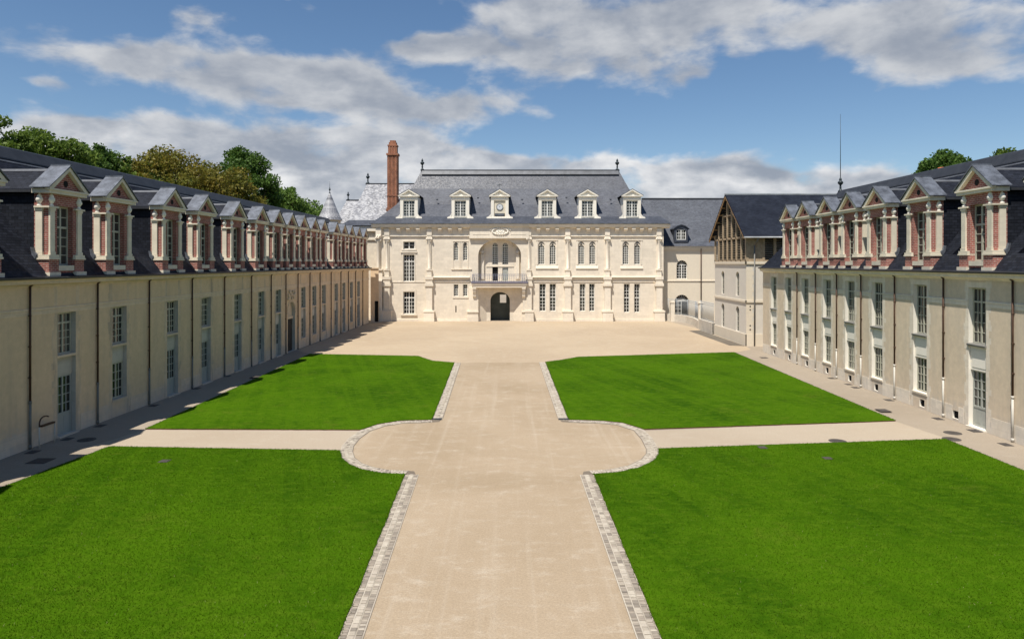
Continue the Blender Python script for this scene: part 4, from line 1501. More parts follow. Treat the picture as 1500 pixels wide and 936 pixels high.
# consoles, balcony
for a in (693, 764.8):
    mb = MB()
    mb.prism([(-.3, fz(437)), (-.55, fz(434)), (-.6, fz(431)), (-.8, fz(427)), (-.88, fz(421.5)), (-.3, fz(421.5))], 'x', fx(a), fx(a + 4.5))
    mb.box(fx(a - .5), fx(a + 5), -.95, -.3, fz(423), fz(421.3))
    mb.build('console', 'limestone_carved', ch)
bl = MB()
bl.box(fx(693.5), fx(770.5), -.95, -.02, fz(421), fz(417.3))
bl.box(fx(692), fx(772), -1.05, -.02, fz(417.3), fz(414.5))
balc = bl.build('balcony', 'limestone_carved', ch)
mb = MB()
mb.box(fx(690.5), fx(773), -1.15, .0, fz(414.5), fz(412.4))
mb.build('lead_edge', 'balcony_lead', balc)
mb = MB()
xa, xb, yf, zb, zt = fx(693), fx(770.8), -1.05, fz(412.4), fz(401.8)
mb.tube((xa, yf, zt), (xb, yf, zt), .03, seg=6).tube((xa, yf, zb + .12), (xb, yf, zb + .12), .025, seg=6).tube((xa, yf, zt - .2), (xb, yf, zt - .2), .018, seg=6)
for x in (xa, xb):
    mb.tube((x, yf, zt), (x, 0, zt), .03, seg=6).tube((x, yf, zb + .12), (x, 0, zb + .12), .025, seg=6)
n = 26
for k in range(n + 1):
    x = xa + (xb - xa) * k / n
    mb.tube((x, yf, zb), (x, yf, zt), .022 if k % 4 else .032, seg=5)
    if k < n:
        cx, r = x + (xb - xa) / n / 2, .13
        zc = zb + .45
        pr = None
        for q in range(9):
            a = 2 * math.pi * q / 8
            p = (cx + r * math.cos(a), yf, zc + r * 1.4 * math.sin(a))
            if pr: mb.tube(pr, p, .012, seg=4)
            pr = p
for k in range(1, 4):
    for x in (xa, xb):
        mb.tube((x, yf + k * .26, zb), (x, yf + k * .26, zt), .02, seg=5)
mb.build('railing', 'railing_iron', balc)
# loggia: windows, doors, niches
for (h, kind) in zip(LD, ('a', 'a', 'open', 'shut')):
    xs, zs = [p[0] for p in h], [p[1] for p in h]
    xa, xb, za, zb = min(xs), max(xs), min(zs), max(zs)
    w, hh = xb - xa, zb - za
    if kind == 'a':
        f, p = window_meshes(w - .02, hh - .14, cols=3, rows=8, leaves=1, fr=.07, mun=.05, transom=hh * .82)
        o = f.build('window', 'white_paint', ch, ((xa + xb) / 2, LDP + .17, za))
        q = MB(); q.wall(arch(-w / 2, w / 2, 0, hh), [], y=.05, depth=0)
        q.build('pane', 'window_glass', o)
    elif kind == 'open':
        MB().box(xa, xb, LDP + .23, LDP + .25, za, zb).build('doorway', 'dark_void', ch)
    else:
        mb = MB()
        mb.box(xa, xb, LDP + .14, LDP + .2, za, zb)
        mb.box(xa + .15, xb - .15, LDP + .12, LDP + .139, za + .2, zb - .9).box(xa + .15, xb - .15, LDP + .12, LDP + .139, zb - .75, zb - .2)
        mb.build('door', 'grey_paint', ch)
lg = MB()
lg.box(fx(712), fx(752.5), LDP - .08, LDP - .003, fz(390.9), fz(389.9))
for s, xc in ((-1, 706.3), (1, 758.3)):
    lg.box(fx(xc - 2.4), fx(xc + 2.4), LDP - .33, LDP - .003, fz(409), fz(371 if s > 0 else 372))
    lg.lathe([(.34, fz(371)), (.36, fz(369.5)), (.24, fz(367)), (0, fz(366))], cx=fx(xc), cy=LDP - .18, seg=12)
    for k in range(5):
        a = math.pi * k / 4
        lg.blob((fx(xc) + .34 * math.cos(a), LDP - .32, fz(369) + .34 * math.sin(a)), (.09, .08, .09))
for k in range(9):
    a = math.pi * k / 8
    lg.blob((fx(704) + .5 * math.cos(a), LDP - .1, fz(362) + .6 * math.sin(a)), (.13, .12, .16))
    lg.blob((fx(756) + .5 * math.cos(a), LDP - .1, fz(361) + .6 * math.sin(a)), (.13, .12, .16))
lg.build('niche', 'limestone_carved', ch)

# cornice with modillions and the crest panel
cn = MB()
CP = .62
def cprof(pj): return [(0, fz(334.5)), (-pj * .15, fz(334.5)), (-pj * .2, fz(333.6)), (-pj * .85, fz(333.2)), (-pj * .9, fz(331.4)), (-pj, fz(329.8)), (-pj, fz(328.6)), (0, fz(328.4))]
cn.prism(cprof(CP), 'x', X0 - .8, fx(688))
cn.prism(cprof(CP), 'x', fx(775), X1 + .85)
cn.box(fx(688), fx(775), -CP, 0, fz(331.5), fz(328.5))
cn.prism([(a + DEP, b) for a, b in [(-p, q) for p, q in cprof(1.0)]], 'x', X0 - .8, X1 + .85)
for x, s in ((X0, -1), (X1, 1)):
    cn.prism([(x + s * -p, q) for p, q in cprof(.85)], 'y', 0, DEP)
cn.build('cornice', 'limestone_carved', ch)
pn = MB()
pn.box(fx(688), fx(775), -.32, 0, fz(349.4), fz(331.5))
pn.box(fx(687.6), fx(775.4), -.38, 0, fz(349.6), fz(347.2)).box(fx(687.6), fx(775.4), -.42, 0, fz(333.2), fz(331.6))
for a, b in ((693, 717), (748, 770)):
    pn.box(fx(a), fx(b), -.35, -.32, fz(344), fz(343.3))
cp_ = pn.build('crest_panel', 'limestone_carved', ch)
cr_ = MB()
xc, zc = fx(732.8), fz(339.2)
for k in range(26):
    a = 2 * math.pi * k / 26
    cr_.blob((xc + 1.12 * math.cos(a), -.38, zc + .46 * math.sin(a)), (.13, .12, .11))
pts = [(xc + .62 * math.cos(q) * (1 if math.sin(q) > -.5 else .8), zc + .36 * math.sin(q)) for q in [2 * math.pi * i / 14 for i in range(14)]]
cr_.prism(pts, 'y', -.40, -.32)
for dx, dz in ((0, .1), (-.28, .08), (.28, .08), (0, -.14), (-.14, -.04), (.14, -.04)):
    cr_.blob((xc + dx, -.41, zc + dz), (.075, .06, .085))
for s in (-1, 1):
    for k in range(4):
        cr_.blob((xc + s * (1.2 + .08 * k), -.36, zc + .42 - .09 * k), (.1, .08, .07))
cr_.build('crest', 'white_stone', cp_)
def mod_fn(parent):
    mb = MB()
    mb.prism([(0, 0), (-.2, .02), (-.22, .16), (-.38, .3), (-.5, .42), (-.52, .62), (0, .62)], 'x', -.27, .27)
    return mb.build('modillion', 'limestone_carved', parent)
MO = Proto(mod_fn)
for x in [584, 598, 612.5, 644.5, 659.3, 674, 788.6, 802, 816, 847, 861, 874.5, 903.5, 916, 927.7, 939.5, 951.5]:
    MO.put(ch, (fx(x), 0, fz(340.6)))

# main roof: flared foot, steep body, hipped ends
RX0, RX1 = X0 - 1.0, X1 + 1.05
zr0 = fz(328.3)
hx = [(0, 0), (1.3, 1.15), (3.2, 3.1), (5.1, 5.7), (6.4, 8.65)]
rings = [(RX0 + d, RX1 - d, -.72 + d * 1.24, DEP + .72 - d * 1.24, zr0 + z) for d, z in hx]
last = rings[-1]
mid = DEP / 2
rings[-1] = (last[0], last[1], mid - .35, mid + .35, last[4])
mb = hip_rings(MB(), rings, mi=[0, 1, 1, 1])
mb.poly([(last[0], mid - .35, last[4]), (last[1], mid - .35, last[4]), (last[1], mid + .35, last[4]), (last[0], mid + .35, last[4])], 0)
mb.build('roof', ['flare_slate', 'main_slate'], ch)
mb = MB()
mb.box(last[0] - .1, last[1] + .1, mid - .5, mid + .5, last[4] - .02, last[4] + .16)
mb.prism([(mid - .95, last[4] - .62), (mid - .55, last[4] - .02), (mid - .38, last[4] - .02), (mid - .5, last[4] - .62)], 'x', last[0] + .1, last[1] - .1, mi=1)
mb.build('ridge_cap', ['lead_dark', 'zinc_strip'], ch)
mb = MB()
mb.box(RX0 - .05, RX1 + .05, -.78, -.66, zr0 - .02, zr0 + .1)
mb.build('gutter', 'zinc', ch)
finial(ch, (last[0] + .1, mid, last[4] + .15), 1.0)
finial(ch, (last[1] - .2, mid, last[4] + .15), 1.0)
# stone dormers
DYF = .55
def sdorm(parent, clock=False):
    mb = MB()
    w, hh = 1.28, 3.05
    mb.wall(rect(-w, w, 0, hh), [rect(-.84, .84, .16, 2.48)], y=0, depth=.35)
    for s in (-1, 1):
        mb.poly([(s * w, 0, 0), (s * w, 3.2, 0), (s * w, 3.2, hh), (s * w, 0, hh)])
        mb.prism([(s * w, .55), (s * (w + .12), .4), (s * (w + .3), .18), (s * (w + .62), .06), (s * (w + .62), -.1), (s * w, -.1)], 'y', -.06, .12)
    mb.box(-w - .62, w + .62, -.1, .1, -.16, .0)
    mb.box(-w - .06, w + .06, -.05, .0, 2.62, 2.74)
    mb.prism([(-w - .28, hh), (w + .28, hh), (w + .28, hh + .13), (-w - .28, hh + .13)], 'y', -.22, .3)
    mb.prism([(-w, hh + .13), (w, hh + .13), (0, hh + .85)], 'y', -.02, .3)
    for s in (-1, 1):
        mb.prism([(s * (w + .32), hh + .13), (s * (w - .08), hh + .13), (0, hh + .86), (0, hh + 1.06)], 'y', -.24, -.025)
    o = mb.build('clock_dormer' if clock else 'stone_dormer', 'white_stone', parent)
    mb = MB()
    for s in (-1, 1):
        mb.prism([(s * (w + .34), hh + .15), (s * (w + .34), hh + .2), (0, hh + 1.14), (0, hh + 1.07)], 'y', -.26, 4.2)
    mb.build('dormer_roof', 'zinc', o)
    if not clock:
        f, p = window_meshes(1.68, 2.32, cols=2, rows=5, fr=.09, mun=.05, bar=.16)
        f.build('window_frame', 'white_paint', o, (0, .2, .16))
        p.build('window_pane', 'window_glass', o, (0, .2, .16))
        mb = MB()
        for z in (.02, .2, .38):
            mb.tube((-.9, -.14, z), (.9, -.14, z), .02, seg=5)
        for k in range(9):
            mb.tube((-.9 + .225 * k, -.14, -.12), (-.9 + .225 * k, -.14, .38), .012, seg=4)
        mb.build('guard_rail', 'fence_iron', o)
    else:
        mb = MB()
        mb.box(-.84, .84, .15, .2, .16, 2.48)
        mb.build('clock_panel', 'dormer_stone', o)
        mb = MB()
        n = 20
        def disc(r, ya, yb, mi):
            mb.prism([(r * math.cos(2 * math.pi * i / n), 1.55 + r * math.sin(2 * math.pi * i / n)) for i in range(n)], 'y', ya, yb, mi)
        disc(.50, .08, .15, 0)
        disc(.43, .06, .0795, 1)
        for k in range(12):
            a = 2 * math.pi * k / 12
            c_, s_ = math.cos(a), math.sin(a)
            mb.box(.35 * c_ - .025, .35 * c_ + .025, .05, .0595, 1.55 + .35 * s_ - .025, 1.55 + .35 * s_ + .025, 0)
        for a, l in ((R(60), .2), (R(118), .32)):
            c_, s_ = math.cos(a), math.sin(a)
            mb.prism([(-.02 * s_, 1.55 + .02 * c_), (.02 * s_, 1.55 - .02 * c_), (l * c_, 1.55 + l * s_)], 'y', .035, .05, 0)
        mb.build('clock', ['finial_lead', 'clock_face'], o)
        mb = MB()
        mb.box(-.72, .72, .06, .14, .18, .62, 0)
        mb.box(-.66, .66, .05, .059, .32, .56, 1)
        mb.build('plaque', ['lead_dark', 'zinc'], o)
        mb = MB()
        mb.tube((-.34, .9, 4.75), (0, .9, 4.95), .035, seg=5).tube((.34, .9, 4.75), (0, .9, 4.95), .035, seg=5).tube((0, .9, 4.35), (0, .9, 4.95), .03, seg=5)
        mb.build('roof_hook', 'finial_lead', o)
    return o
SD = Proto(sdorm)
dsc = (FY + DYF) / FPX
dz = CAM_H + (HOR - 319) * dsc
for x in (599, 674.3, 801.8, 860.7, 926):
    SD.put(ch, ((x - CX) * dsc, DYF, dz))
sdorm(ch, True).location = ((732 - CX) * dsc, DYF, dz)
for i, xq in enumerate((640, 700, 765, 830, 895)):
    mb = MB()
    mb.prism([(0, 0), (.0, .2), (.16, .2)], 'x', -.14, .14)
    mb.build('roof_vent', 'flare_slate', ch, ((xq - CX) * .1015, 3.05, 17.75 + .25 * (i % 2)))
# tall clustered brick chimney on the left slope
mb = MB()
mb.box(-.85, .85, -.7, .7, 0, 1.1).box(-.95, .95, -.8, .8, 1.1, 1.35).box(-.88, .88, -.73, .73, 1.35, 1.6)
zA, zB = 1.6, 9.6
mb.box(-.62, .62, -.5, .5, zA, zB)
for sx in (-.55, 0, .55):
    for sy in (-.42, .42):
        mb.lathe([(.27, zA), (.27, zB)], cx=sx, cy=sy, seg=8, sm=False)
for sx in (-.62, .62):
    mb.lathe([(.24, zA), (.24, zB)], cx=sx, cy=0, seg=8, sm=False)
for sx in (-.28, .28):
    mb.box(sx - .05, sx + .05, -.66, .66, zA, zB)
mb.box(-.84, .84, -.72, .72, 3.4, 3.52)
mb.box(-.9, .9, -.78, .78, zB, zB + .3)
mb.box(-.66, .66, -.56, .56, zB + .3, zB + 1.4).box(-.74, .74, -.64, .64, zB + 1.4, zB + 1.6)
for sx in (-.4, 0, .4):
    mb.box(sx - .08, sx + .08, -.62, .62, zB + .3, zB + 1.4)
mb.box(-.56, .56, -.48, .48, zB + 1.6, zB + 2.0).box(-.42, .42, -.36, .36, zB + 2.0, zB + 2.3)
mb.build('chimney', 'chimney_brick', ch, ((575.7 - CX) * .1045, 104.5 - FY, 15.2))

# ------------------------------------------------------------------ buildings behind
def block(root, x0, x1, y0, y1, h, mat, holes=(), depth=.3):
    mb = MB()
    mb.wall(rect(x0, x1, -.05, h), list(holes), y=y0, depth=depth)
    mb.poly([(x0, y0, -.05), (x0, y1, -.05), (x0, y1, h), (x0, y0, h)]).poly([(x1, y0, -.05), (x1, y1, -.05), (x1, y1, h), (x1, y0, h)])
    mb.poly([(x0, y1, -.05), (x1, y1, -.05), (x1, y1, h), (x0, y1, h)])
    return mb.build('wall', mat, root)

# pavilion at the left rear, pale mottled slates
bp_ = empty('rear_pavilion', (0, 103.4, 0))
tag(bp_, 'rear pavilion with pale mottled hipped slate roof just left of the tall brick chimney', 'building')
block(bp_, -25.2, X0 - .02, 0, 13, 14.0, 'limestone')
mb = MB()
mb.box(-25.6, X0 - .9, -.5, .0, 13.2, 13.9).box(-25.4, X0 - .9, -.2, 0, 11.9, 12.3)
mb.build('cornice', 'limestone_carved', bp_)
rr = [(-25.9, -12.0, -.7, 13.7, 14.05), (-24.85, -12.5, .6, 12.4, 14.95), (-23.3, -13.4, 6.1, 6.9, 21.0)]
hip_rings(MB(), rr, mi=[1, 0]).build('roof', ['pale_slate', 'flare_slate'], bp_)
MB().box(-23.5, -14.5, 6.1, 6.9, 20.97, 21.2).build('ridge_cap', 'lead_dark', bp_)
finial(bp_, (-23.2, 6.5, 21.2), .95)

pc = empty('corner_pavilion', (0, 118, 0))
tag(pc, 'small roof with finial and dark dormer farther back, between the turret and the rear pavilion', 'building')
block(pc, -31.0, -21.0, 0, 9, 13.6, 'limestone')
hip_rings(MB(), [(-31.6, -20.5, -.6, 9.6, 13.6), (-29.6, -22.2, 4.3, 4.7, 19.6)]).build('roof', 'pale_slate', pc)
MB().box(-29.7, -22.1, 4.2, 4.8, 19.55, 19.75).build('ridge_cap', 'lead_dark', pc)
finial(pc, (-29.4, 4.5, 19.75), .8)
mb = MB()
mb.box(-27.9, -26.4, -.3, 2.5, 13.8, 15.6)
mb.prism([(-28.1, 15.6), (-26.2, 15.6), (-27.15, 16.4)], 'y', -.5, 3)
mb.build('dormer', 'lead_dark', pc)

tu = empty('turret', (-29.9, 112, 0))
tag(tu, 'round turret with pointed conical slate roof behind the far end of the left wing', 'turret')
MB().lathe([(1.55, 0), (1.55, 14.7), (1.75, 14.9), (1.75, 15.3), (1.95, 15.5)], seg=20).build('wall', 'limestone', tu)
MB().lathe([(2.1, 15.4), (1.75, 15.95), (1.3, 16.9), (.75, 18.3), (.3, 19.4), (.06, 20.0)], seg=20, sm=True).build('roof', 'pale_slate', tu)
finial(tu, (0, 0, 19.85), .55, rod=1.0)

# link wing at the right rear
LY = 100.4
LS_ = LY / FPX
def qx(x): return (x - CX) * LS_
def qz(y): return CAM_H + (HOR - y) * LS_
lkb = empty('link_building', (0, LY, 0))
tag(lkb, 'plain cream building with grey slate roof between the main house and the louvred barn', 'building')
hl = [arch(qx(991), qx(1006.8), qz(408.6), qz(381.5)), arch(qx(988.6), qx(1009), qz(464.5), qz(431.8))]
block(lkb, X1 + .02, 38.0, 0, 14, qz(361), 'link_render', hl)
mb = MB()
mb.box(X1 + .02, 38, -.10, 0, qz(412), qz(410.6)).box(X1 + .02, 38, -.3, 0, qz(364), qz(361)).box(X1 + .02, 38, -.18, 0, qz(366), qz(364))
mb.build('cornice', 'limestone_carved', lkb)
ez = qz(361)
mb = hip_rings(MB(), [(X1 - 1.5, 38.6, -.5, 14.5, ez), (X1 - 1.5, 38.0, .7, 13.3, ez + .7), (X1 - 1.5, 34.5, 6.8, 7.2, 18.4)])
mb.build('roof', 'link_slate', lkb)
MB().box(X1 - 1.5, 34.6, 6.7, 7.3, 18.35, 18.6).build('ridge_cap', 'lead_dark', lkb)
f, p = window_meshes(1.6, 2.1, cols=2, rows=5, fr=.09, mun=.05, bar=.13)
o = f.build('window', 'white_paint', lkb, (qx(998.9), .22, qz(408.6)))
q = MB(); q.wall(arch(-.81, .81, 0, qz(381.5) - qz(408.6)), [], y=.05, depth=0); q.build('pane', 'window_glass', o)
mb = MB()
for k in range(1, 6):
    a = math.pi * k / 6
    mb.tube((0, .03, 2.1), (.8 * math.cos(a), .03, 2.1 + .7 * math.sin(a)), .03, seg=4)
mb.build('fanlight', 'white_paint', o)
w, h = qx(1009) - qx(988.6), qz(431.8) - qz(464.5)
f, p = window_meshes(w * .5, 2.35, cols=2, rows=4, fr=.08, mun=.05, leaves=1)
o = f.build('door', 'white_paint', lkb, (qx(993.8), .22, qz(464.5)))
q = MB(); q.wall(arch(-w / 4, w * .75, 0, h), [], y=.06, depth=0); q.build('pane', 'window_glass', o)
mb = MB(); mb.box(-w / 4, w * .75, 0, .08, 2.35, 2.47)
for k in range(1, 8):
    a = math.pi * k / 8
    mb.tube((w / 4, .04, 2.45), (w / 4 + w / 2 * .97 * math.cos(a), .04, 2.4 + .95 * math.sin(a)), .025, seg=4)
mb.build('fanlight', 'white_paint', o)
# lead dormer in its roof
dxc, dyf = qx(998.5), .25
mb = MB()
mb.wall([(-1.0, 0), (1.0, 0), (1.0, 1.95), (.55, 2.35), (0, 2.5), (-.55, 2.35), (-1.0, 1.95)], [arch(-.72, .72, .35, 2.05, rise=.5)], y=0, depth=.2)
for s in (-1, 1):
    mb.poly([(s, 0, 0), (s, 2.6, 0), (s, 2.6, 1.95), (s, 0, 1.95)])
mb.prism([(-1.2, 1.9), (-1.2, 2.0), (-.6, 2.45), (0, 2.64), (.6, 2.45), (1.2, 2.0), (1.2, 1.9), (.6, 2.34), (0, 2.52), (-.6, 2.34)], 'y', -.15, 4.2)
dm = mb.build('dormer', 'flare_slate', lkb, (dxc, dyf, qz(356) + .1))
f, p = window_meshes(1.42, 1.55, cols=2, rows=3, fr=.1, mun=.06, bar=.14)
f.build('window_frame', 'white_paint', dm, (0, .12, .36)); p.build('window_pane', 'window_glass', dm, (0, .12, .36))
mb = MB(); mb.tube((qx(1026.5), -.14, 0), (qx(1026.5), -.14, ez - .2), .075); mb.build('downpipe', 'copper_pipe', lkb)

# low curved wall with railings in front of it
lw_line = [(22.7, 99.2), (23.7, 98.2), (24.6, 95.6), (24.7, 92.0), (24.3, 88.6), (23.85, 86.2)]
lw2 = [(23.85, 86.2), (23.8, 80.4)]
def wall_run(line, h, t, name, mat, parent):
    mb = MB()
    for (a, b) in zip(line[:-1], line[1:]):
        d = Vector((b[0] - a[0], b[1] - a[1])).normalized()
        n_ = Vector((-d.y, d.x)) * t / 2
        q = [(a[0] - n_.x, a[1] - n_.y), (b[0] - n_.x, b[1] - n_.y), (b[0] + n_.x, b[1] + n_.y), (a[0] + n_.x, a[1] + n_.y)]
        mb.prism(q, 'z', -.03, h)
    return mb.build(name, mat, parent)
def rails(line, z0, z1, step, name, mat, parent):
    mb = MB()
    for (a, b) in zip(line[:-1], line[1:]):
        for z in (z0 + .12, z1 - .25, z1 - .02):
            mb.tube((a[0], a[1], z), (b[0], b[1], z), .022, seg=5)
        L_ = math.hypot(b[0] - a[0], b[1] - a[1])
        k = max(1, int(L_ / step))
        for i in range(k):
            t = i / k
            x, y = a[0] + (b[0] - a[0]) * t, a[1] + (b[1] - a[1]) * t
            mb.tube((x, y, z0), (x, y, z1 + .1), .014, .008, seg=4)
        mb.tube((a[0], a[1], z0), (a[0], a[1], z1 + .12), .035, seg=6)
    return mb.build(name, mat, parent)
def lw_thing(line, h, top, label, piers):
    r_ = empty('railing_wall', (0, 0, 0))
    tag(r_, label, 'railing', 'low walls with iron railings by the barn')
    wall_run(line, h, .45, 'wall', 'low_wall_stone', r_)
    wall_run(line, h + .08, .55, 'coping', 'low_wall_stone', r_).location.z = .0
    rails(line, h + .08, top, .13, 'railing', 'fence_iron', r_)
    for (x, y, hp) in piers:
        mb = MB()
        mb.box(x - .26, x + .26, y - .26, y + .26, -.03, hp).box(x - .33, x + .33, y - .33, y + .33, hp, hp + .13).box(x - .24, x + .24, y - .24, y + .24, hp + .13, hp + .24)
        mb.build('pier', 'limestone_carved', r_)
    return r_
lw_thing(lw_line, .95, 3.2, 'curved low stone wall topped by iron railings at the right corner of the main house', [(23.1, 98.4, 2.7), (23.9, 86.5, 3.3)])
lw_thing(lw2, 1.3, 3.6, 'short straight low wall with iron railing panel joining the barn corner', [])

# ------------------------------------------------------------------ the barn with louvred gable
BX, BY0, BY1, BXE = 23.75, 69.2, 79.9, 46.0
bn = empty('barn', (BX, BY0, 0))
tag(bn, 'stone barn with timber louvred gable and dark slate roof beyond the right wing', 'building')
BD = BY1 - BY0
Lx = BXE - BX
# front (towards the camera)
mb = MB()
mb.wall(rect(0, Lx, -.05, 8.55), [], y=0, depth=0)
mb.poly([(0, BD, -.05), (Lx, BD, -.05), (Lx, BD, 8.55), (0, BD, 8.55)]).poly([(Lx, 0, -.05), (Lx, BD, -.05), (Lx, BD, 8.55), (Lx, 0, 8.55)])
gholes = []
for yc in (76.9 - BY0, 71.9 - BY0):
    gholes.append(arch(yc - .55, yc + .55, 4.95, 7.5))
    gholes.append(arch(yc - .55, yc + .55, 1.25, 3.85))
# gable end faces -x: swap axes
mb.wall(rect(0, BD, -.05, 8.55), gholes, y=0, depth=.2, xf=lambda a, d, z: (d, a, z))
mb.build('wall', 'barn_render', bn)
for yc in (76.9 - BY0, 71.9 - BY0):
    for (za, zb) in ((4.95, 7.5), (1.25, 3.85)):
        q = MB()
        q.wall(arch(yc - .54, yc + .54, za, zb), [], y=.19, depth=0, xf=lambda a, d, z: (d, a, z))
        o = q.build('window', 'window_glass', bn)
        q = MB()
        q.box(.15, .18, yc - .03, yc + .03, za, zb - .05)
        for k in range(1, 5):
            z = za + (zb - za) * k / 5
            q.box(.15, .18, yc - .5, yc + .5, z - .025, z + .025)
        q.build('glazing_bars', 'sage_paint', o)
mb = MB()
mb.box(-.1, -.002, -.1, BD, 4.4, 4.62).box(-.1, Lx, -.1, -.002, 4.4, 4.62)
mb.box(-.12, -.002, -.12, BD, 8.3, 8.56).box(-.12, Lx, -.12, -.002, 8.3, 8.56)
mb.box(-.08, -.002, -.08, BD, -.03, 1.2).box(-.08, Lx, -.08, -.002, -.03, 1.2)
for k in range(int(8.2 / .42)):
    ww = .85 if k % 2 else .6
    mb.box(-.012, ww, -.012, -.003, .42 * k, .42 * k + .41)
mb.build('string_course', 'link_render', bn)
# roof
mid = BD / 2
za, zp = 11.0, 15.75
ov = .75
mb = MB()
sl = (zp - za) / (mid + ov)
mb.prism([(-ov, za), (-ov, za + .16), (mid, zp + .16), (mid, zp)], 'x', -.5, Lx + .5)
mb.prism([(BD + ov, za), (BD + ov, za + .16), (mid, zp + .16), (mid, zp)], 'x', -.5, Lx + .5)
rf_ = mb.build('roof', 'barn_slate', bn)
mb = MB()
mb.box(-.52, Lx + .5, mid - .12, mid + .12, zp + .1, zp + .24)
mb.build('ridge_cap', 'zinc_pale', rf_)
mb = MB()
for k in range(6):
    t = (k + .7) / 6.2
    y = BD + ov - t * (mid + ov)
    z = za - .16 + t * (zp - za)
    mb.box(-.5, .0, y - .07, y + .07, z, z + .15)
    y = -ov + t * (mid + ov)
    mb.box(-.5, .0, y - .07, y + .07, z, z + .15)
for s in (0, 1):
    yy = (-ov, mid) if s == 0 else (BD + ov, mid)
    mb.prism([(yy[0], za - .2), (yy[0], za - .005), (mid, zp - .005), (mid, zp - .2)], 'x', -.49, -.40)
mb.build('rafter', 'fresh_timber', rf_)
mb = MB()
mb.tube((-.5, -ov - .08, za - .02), (Lx + .5, -ov - .08, za - .02), .09, seg=8)
mb.build('gutter', 'zinc_pale', rf_)
# gable louvres
def roof_z(y): return za + sl * ((y + ov) if y < mid else (BD + ov - y)) - .06
lv, fm, bk = MB(), MB(), MB()
nb = 7
bk.poly([(.3, 0, 8.56), (.3, BD, 8.56), (.3, BD, roof_z(BD)), (.3, mid, roof_z(mid)), (.3, 0, roof_z(0))])
ys = [BD * k / nb for k in range(nb + 1)]
for y in ys:
    yy = min(max(y, .1), BD - .1)
    fm.box(-.06, .14, yy - .13, yy + .13, 8.56, roof_z(yy) - .02)
fm.box(-.06, .16, 0, BD, 8.56, 8.74)
fm.box(-.06, .16, 0, BD, 10.95, 11.15)
fm.box(-.06, .16, BD * .29, BD * .71, 13.5, 13.66)
for k in range(24):
    z = 8.88 + .25 * k
    half = BD / 2 if z < roof_z(0) else max(0, (roof_z(mid) - z) / sl - .15)
    if half > .15 and not (10.85 < z < 11.2):
        a, b = mid - half, mid + half
        lv.poly([(.02, a, z - .03), (.02, b, z - .03), (.13, b, z + .03), (.13, a, z + .03)])
        lv.poly([(.02, a, z - .06), (.02, b, z - .06), (.02, b, z - .03), (.02, a, z - .03)])
bk.build('gable_backing', 'timber_dark', bn)
fm.build('gable_frame', 'timber', bn)
lv.build('gable_louvres', 'timber_slat', bn)
# louvred front storey under the eave
lv, fm, bk = MB(), MB(), MB()
bk.poly([(0, .3, 8.56), (Lx, .3, 8.56), (Lx, .3, 11.2), (0, .3, 11.2)])
for x in (0.1, 1.75, 2.9, 4.7, 7.5, 10.3, 13.1, 15.9, 18.7, 21.5):
    fm.box(x - .13, x + .13, -.05, .14, 8.56, 11.1)
fm.box(0, Lx, -.06, .15, 8.56, 8.72)
for k in range(10):
    z = 8.9 + .22 * k
    lv.poly([(1.8, .02, z - .04), (Lx, .02, z - .04), (Lx, .13, z + .06), (1.8, .13, z + .06)])
    lv.poly([(1.8, .02, z - .065), (Lx, .02, z - .065), (Lx, .02, z - .04), (1.8, .02, z - .04)])
fm.box(.1, 1.7, .0, .1, 8.7, 11.05)
bk.build('louvre_backing', 'timber_dark', bn)
fm.build('louvre_frame', 'timber', bn)
lv.build('louvres', 'timber_slat', bn)
mb = MB()
mb.tube((.78, -.15, .0), (.78, -.15, 10.2), .07).tube((.78, -.15, 10.2), (1.0, -ov - .05, za - .05), .07)
mb.build('downpipe', 'grey_pipe', bn)
mb = MB()
for z in (1.6, 2.0, 3.6, 3.95):
    mb.box(.33, .45, -.03, -.012, z, z + .13)
mb.build('wall_vent', 'dark_void', bn)

# short shaded return wall between the left wing and the house
rw = empty('return_wall', (-20.15, 97.3, 0))
tag(rw, 'short return wall with dark doorway between the left wing end and the main house', 'wall')
MB().wall(rect(0, 1.15, -.05, 7.6), [rect(.55, 1.1, .02, 3.0)], y=0, depth=.3).build('wall', 'left_render', rw)
MB().box(-.1, 1.2, -.12, .1, 7.6, 7.78).build('coping', 'left_ashlar', rw)
MB().box(.55, 1.1, .25, .28, .02, 3.0).build('door', 'dark_void', rw)


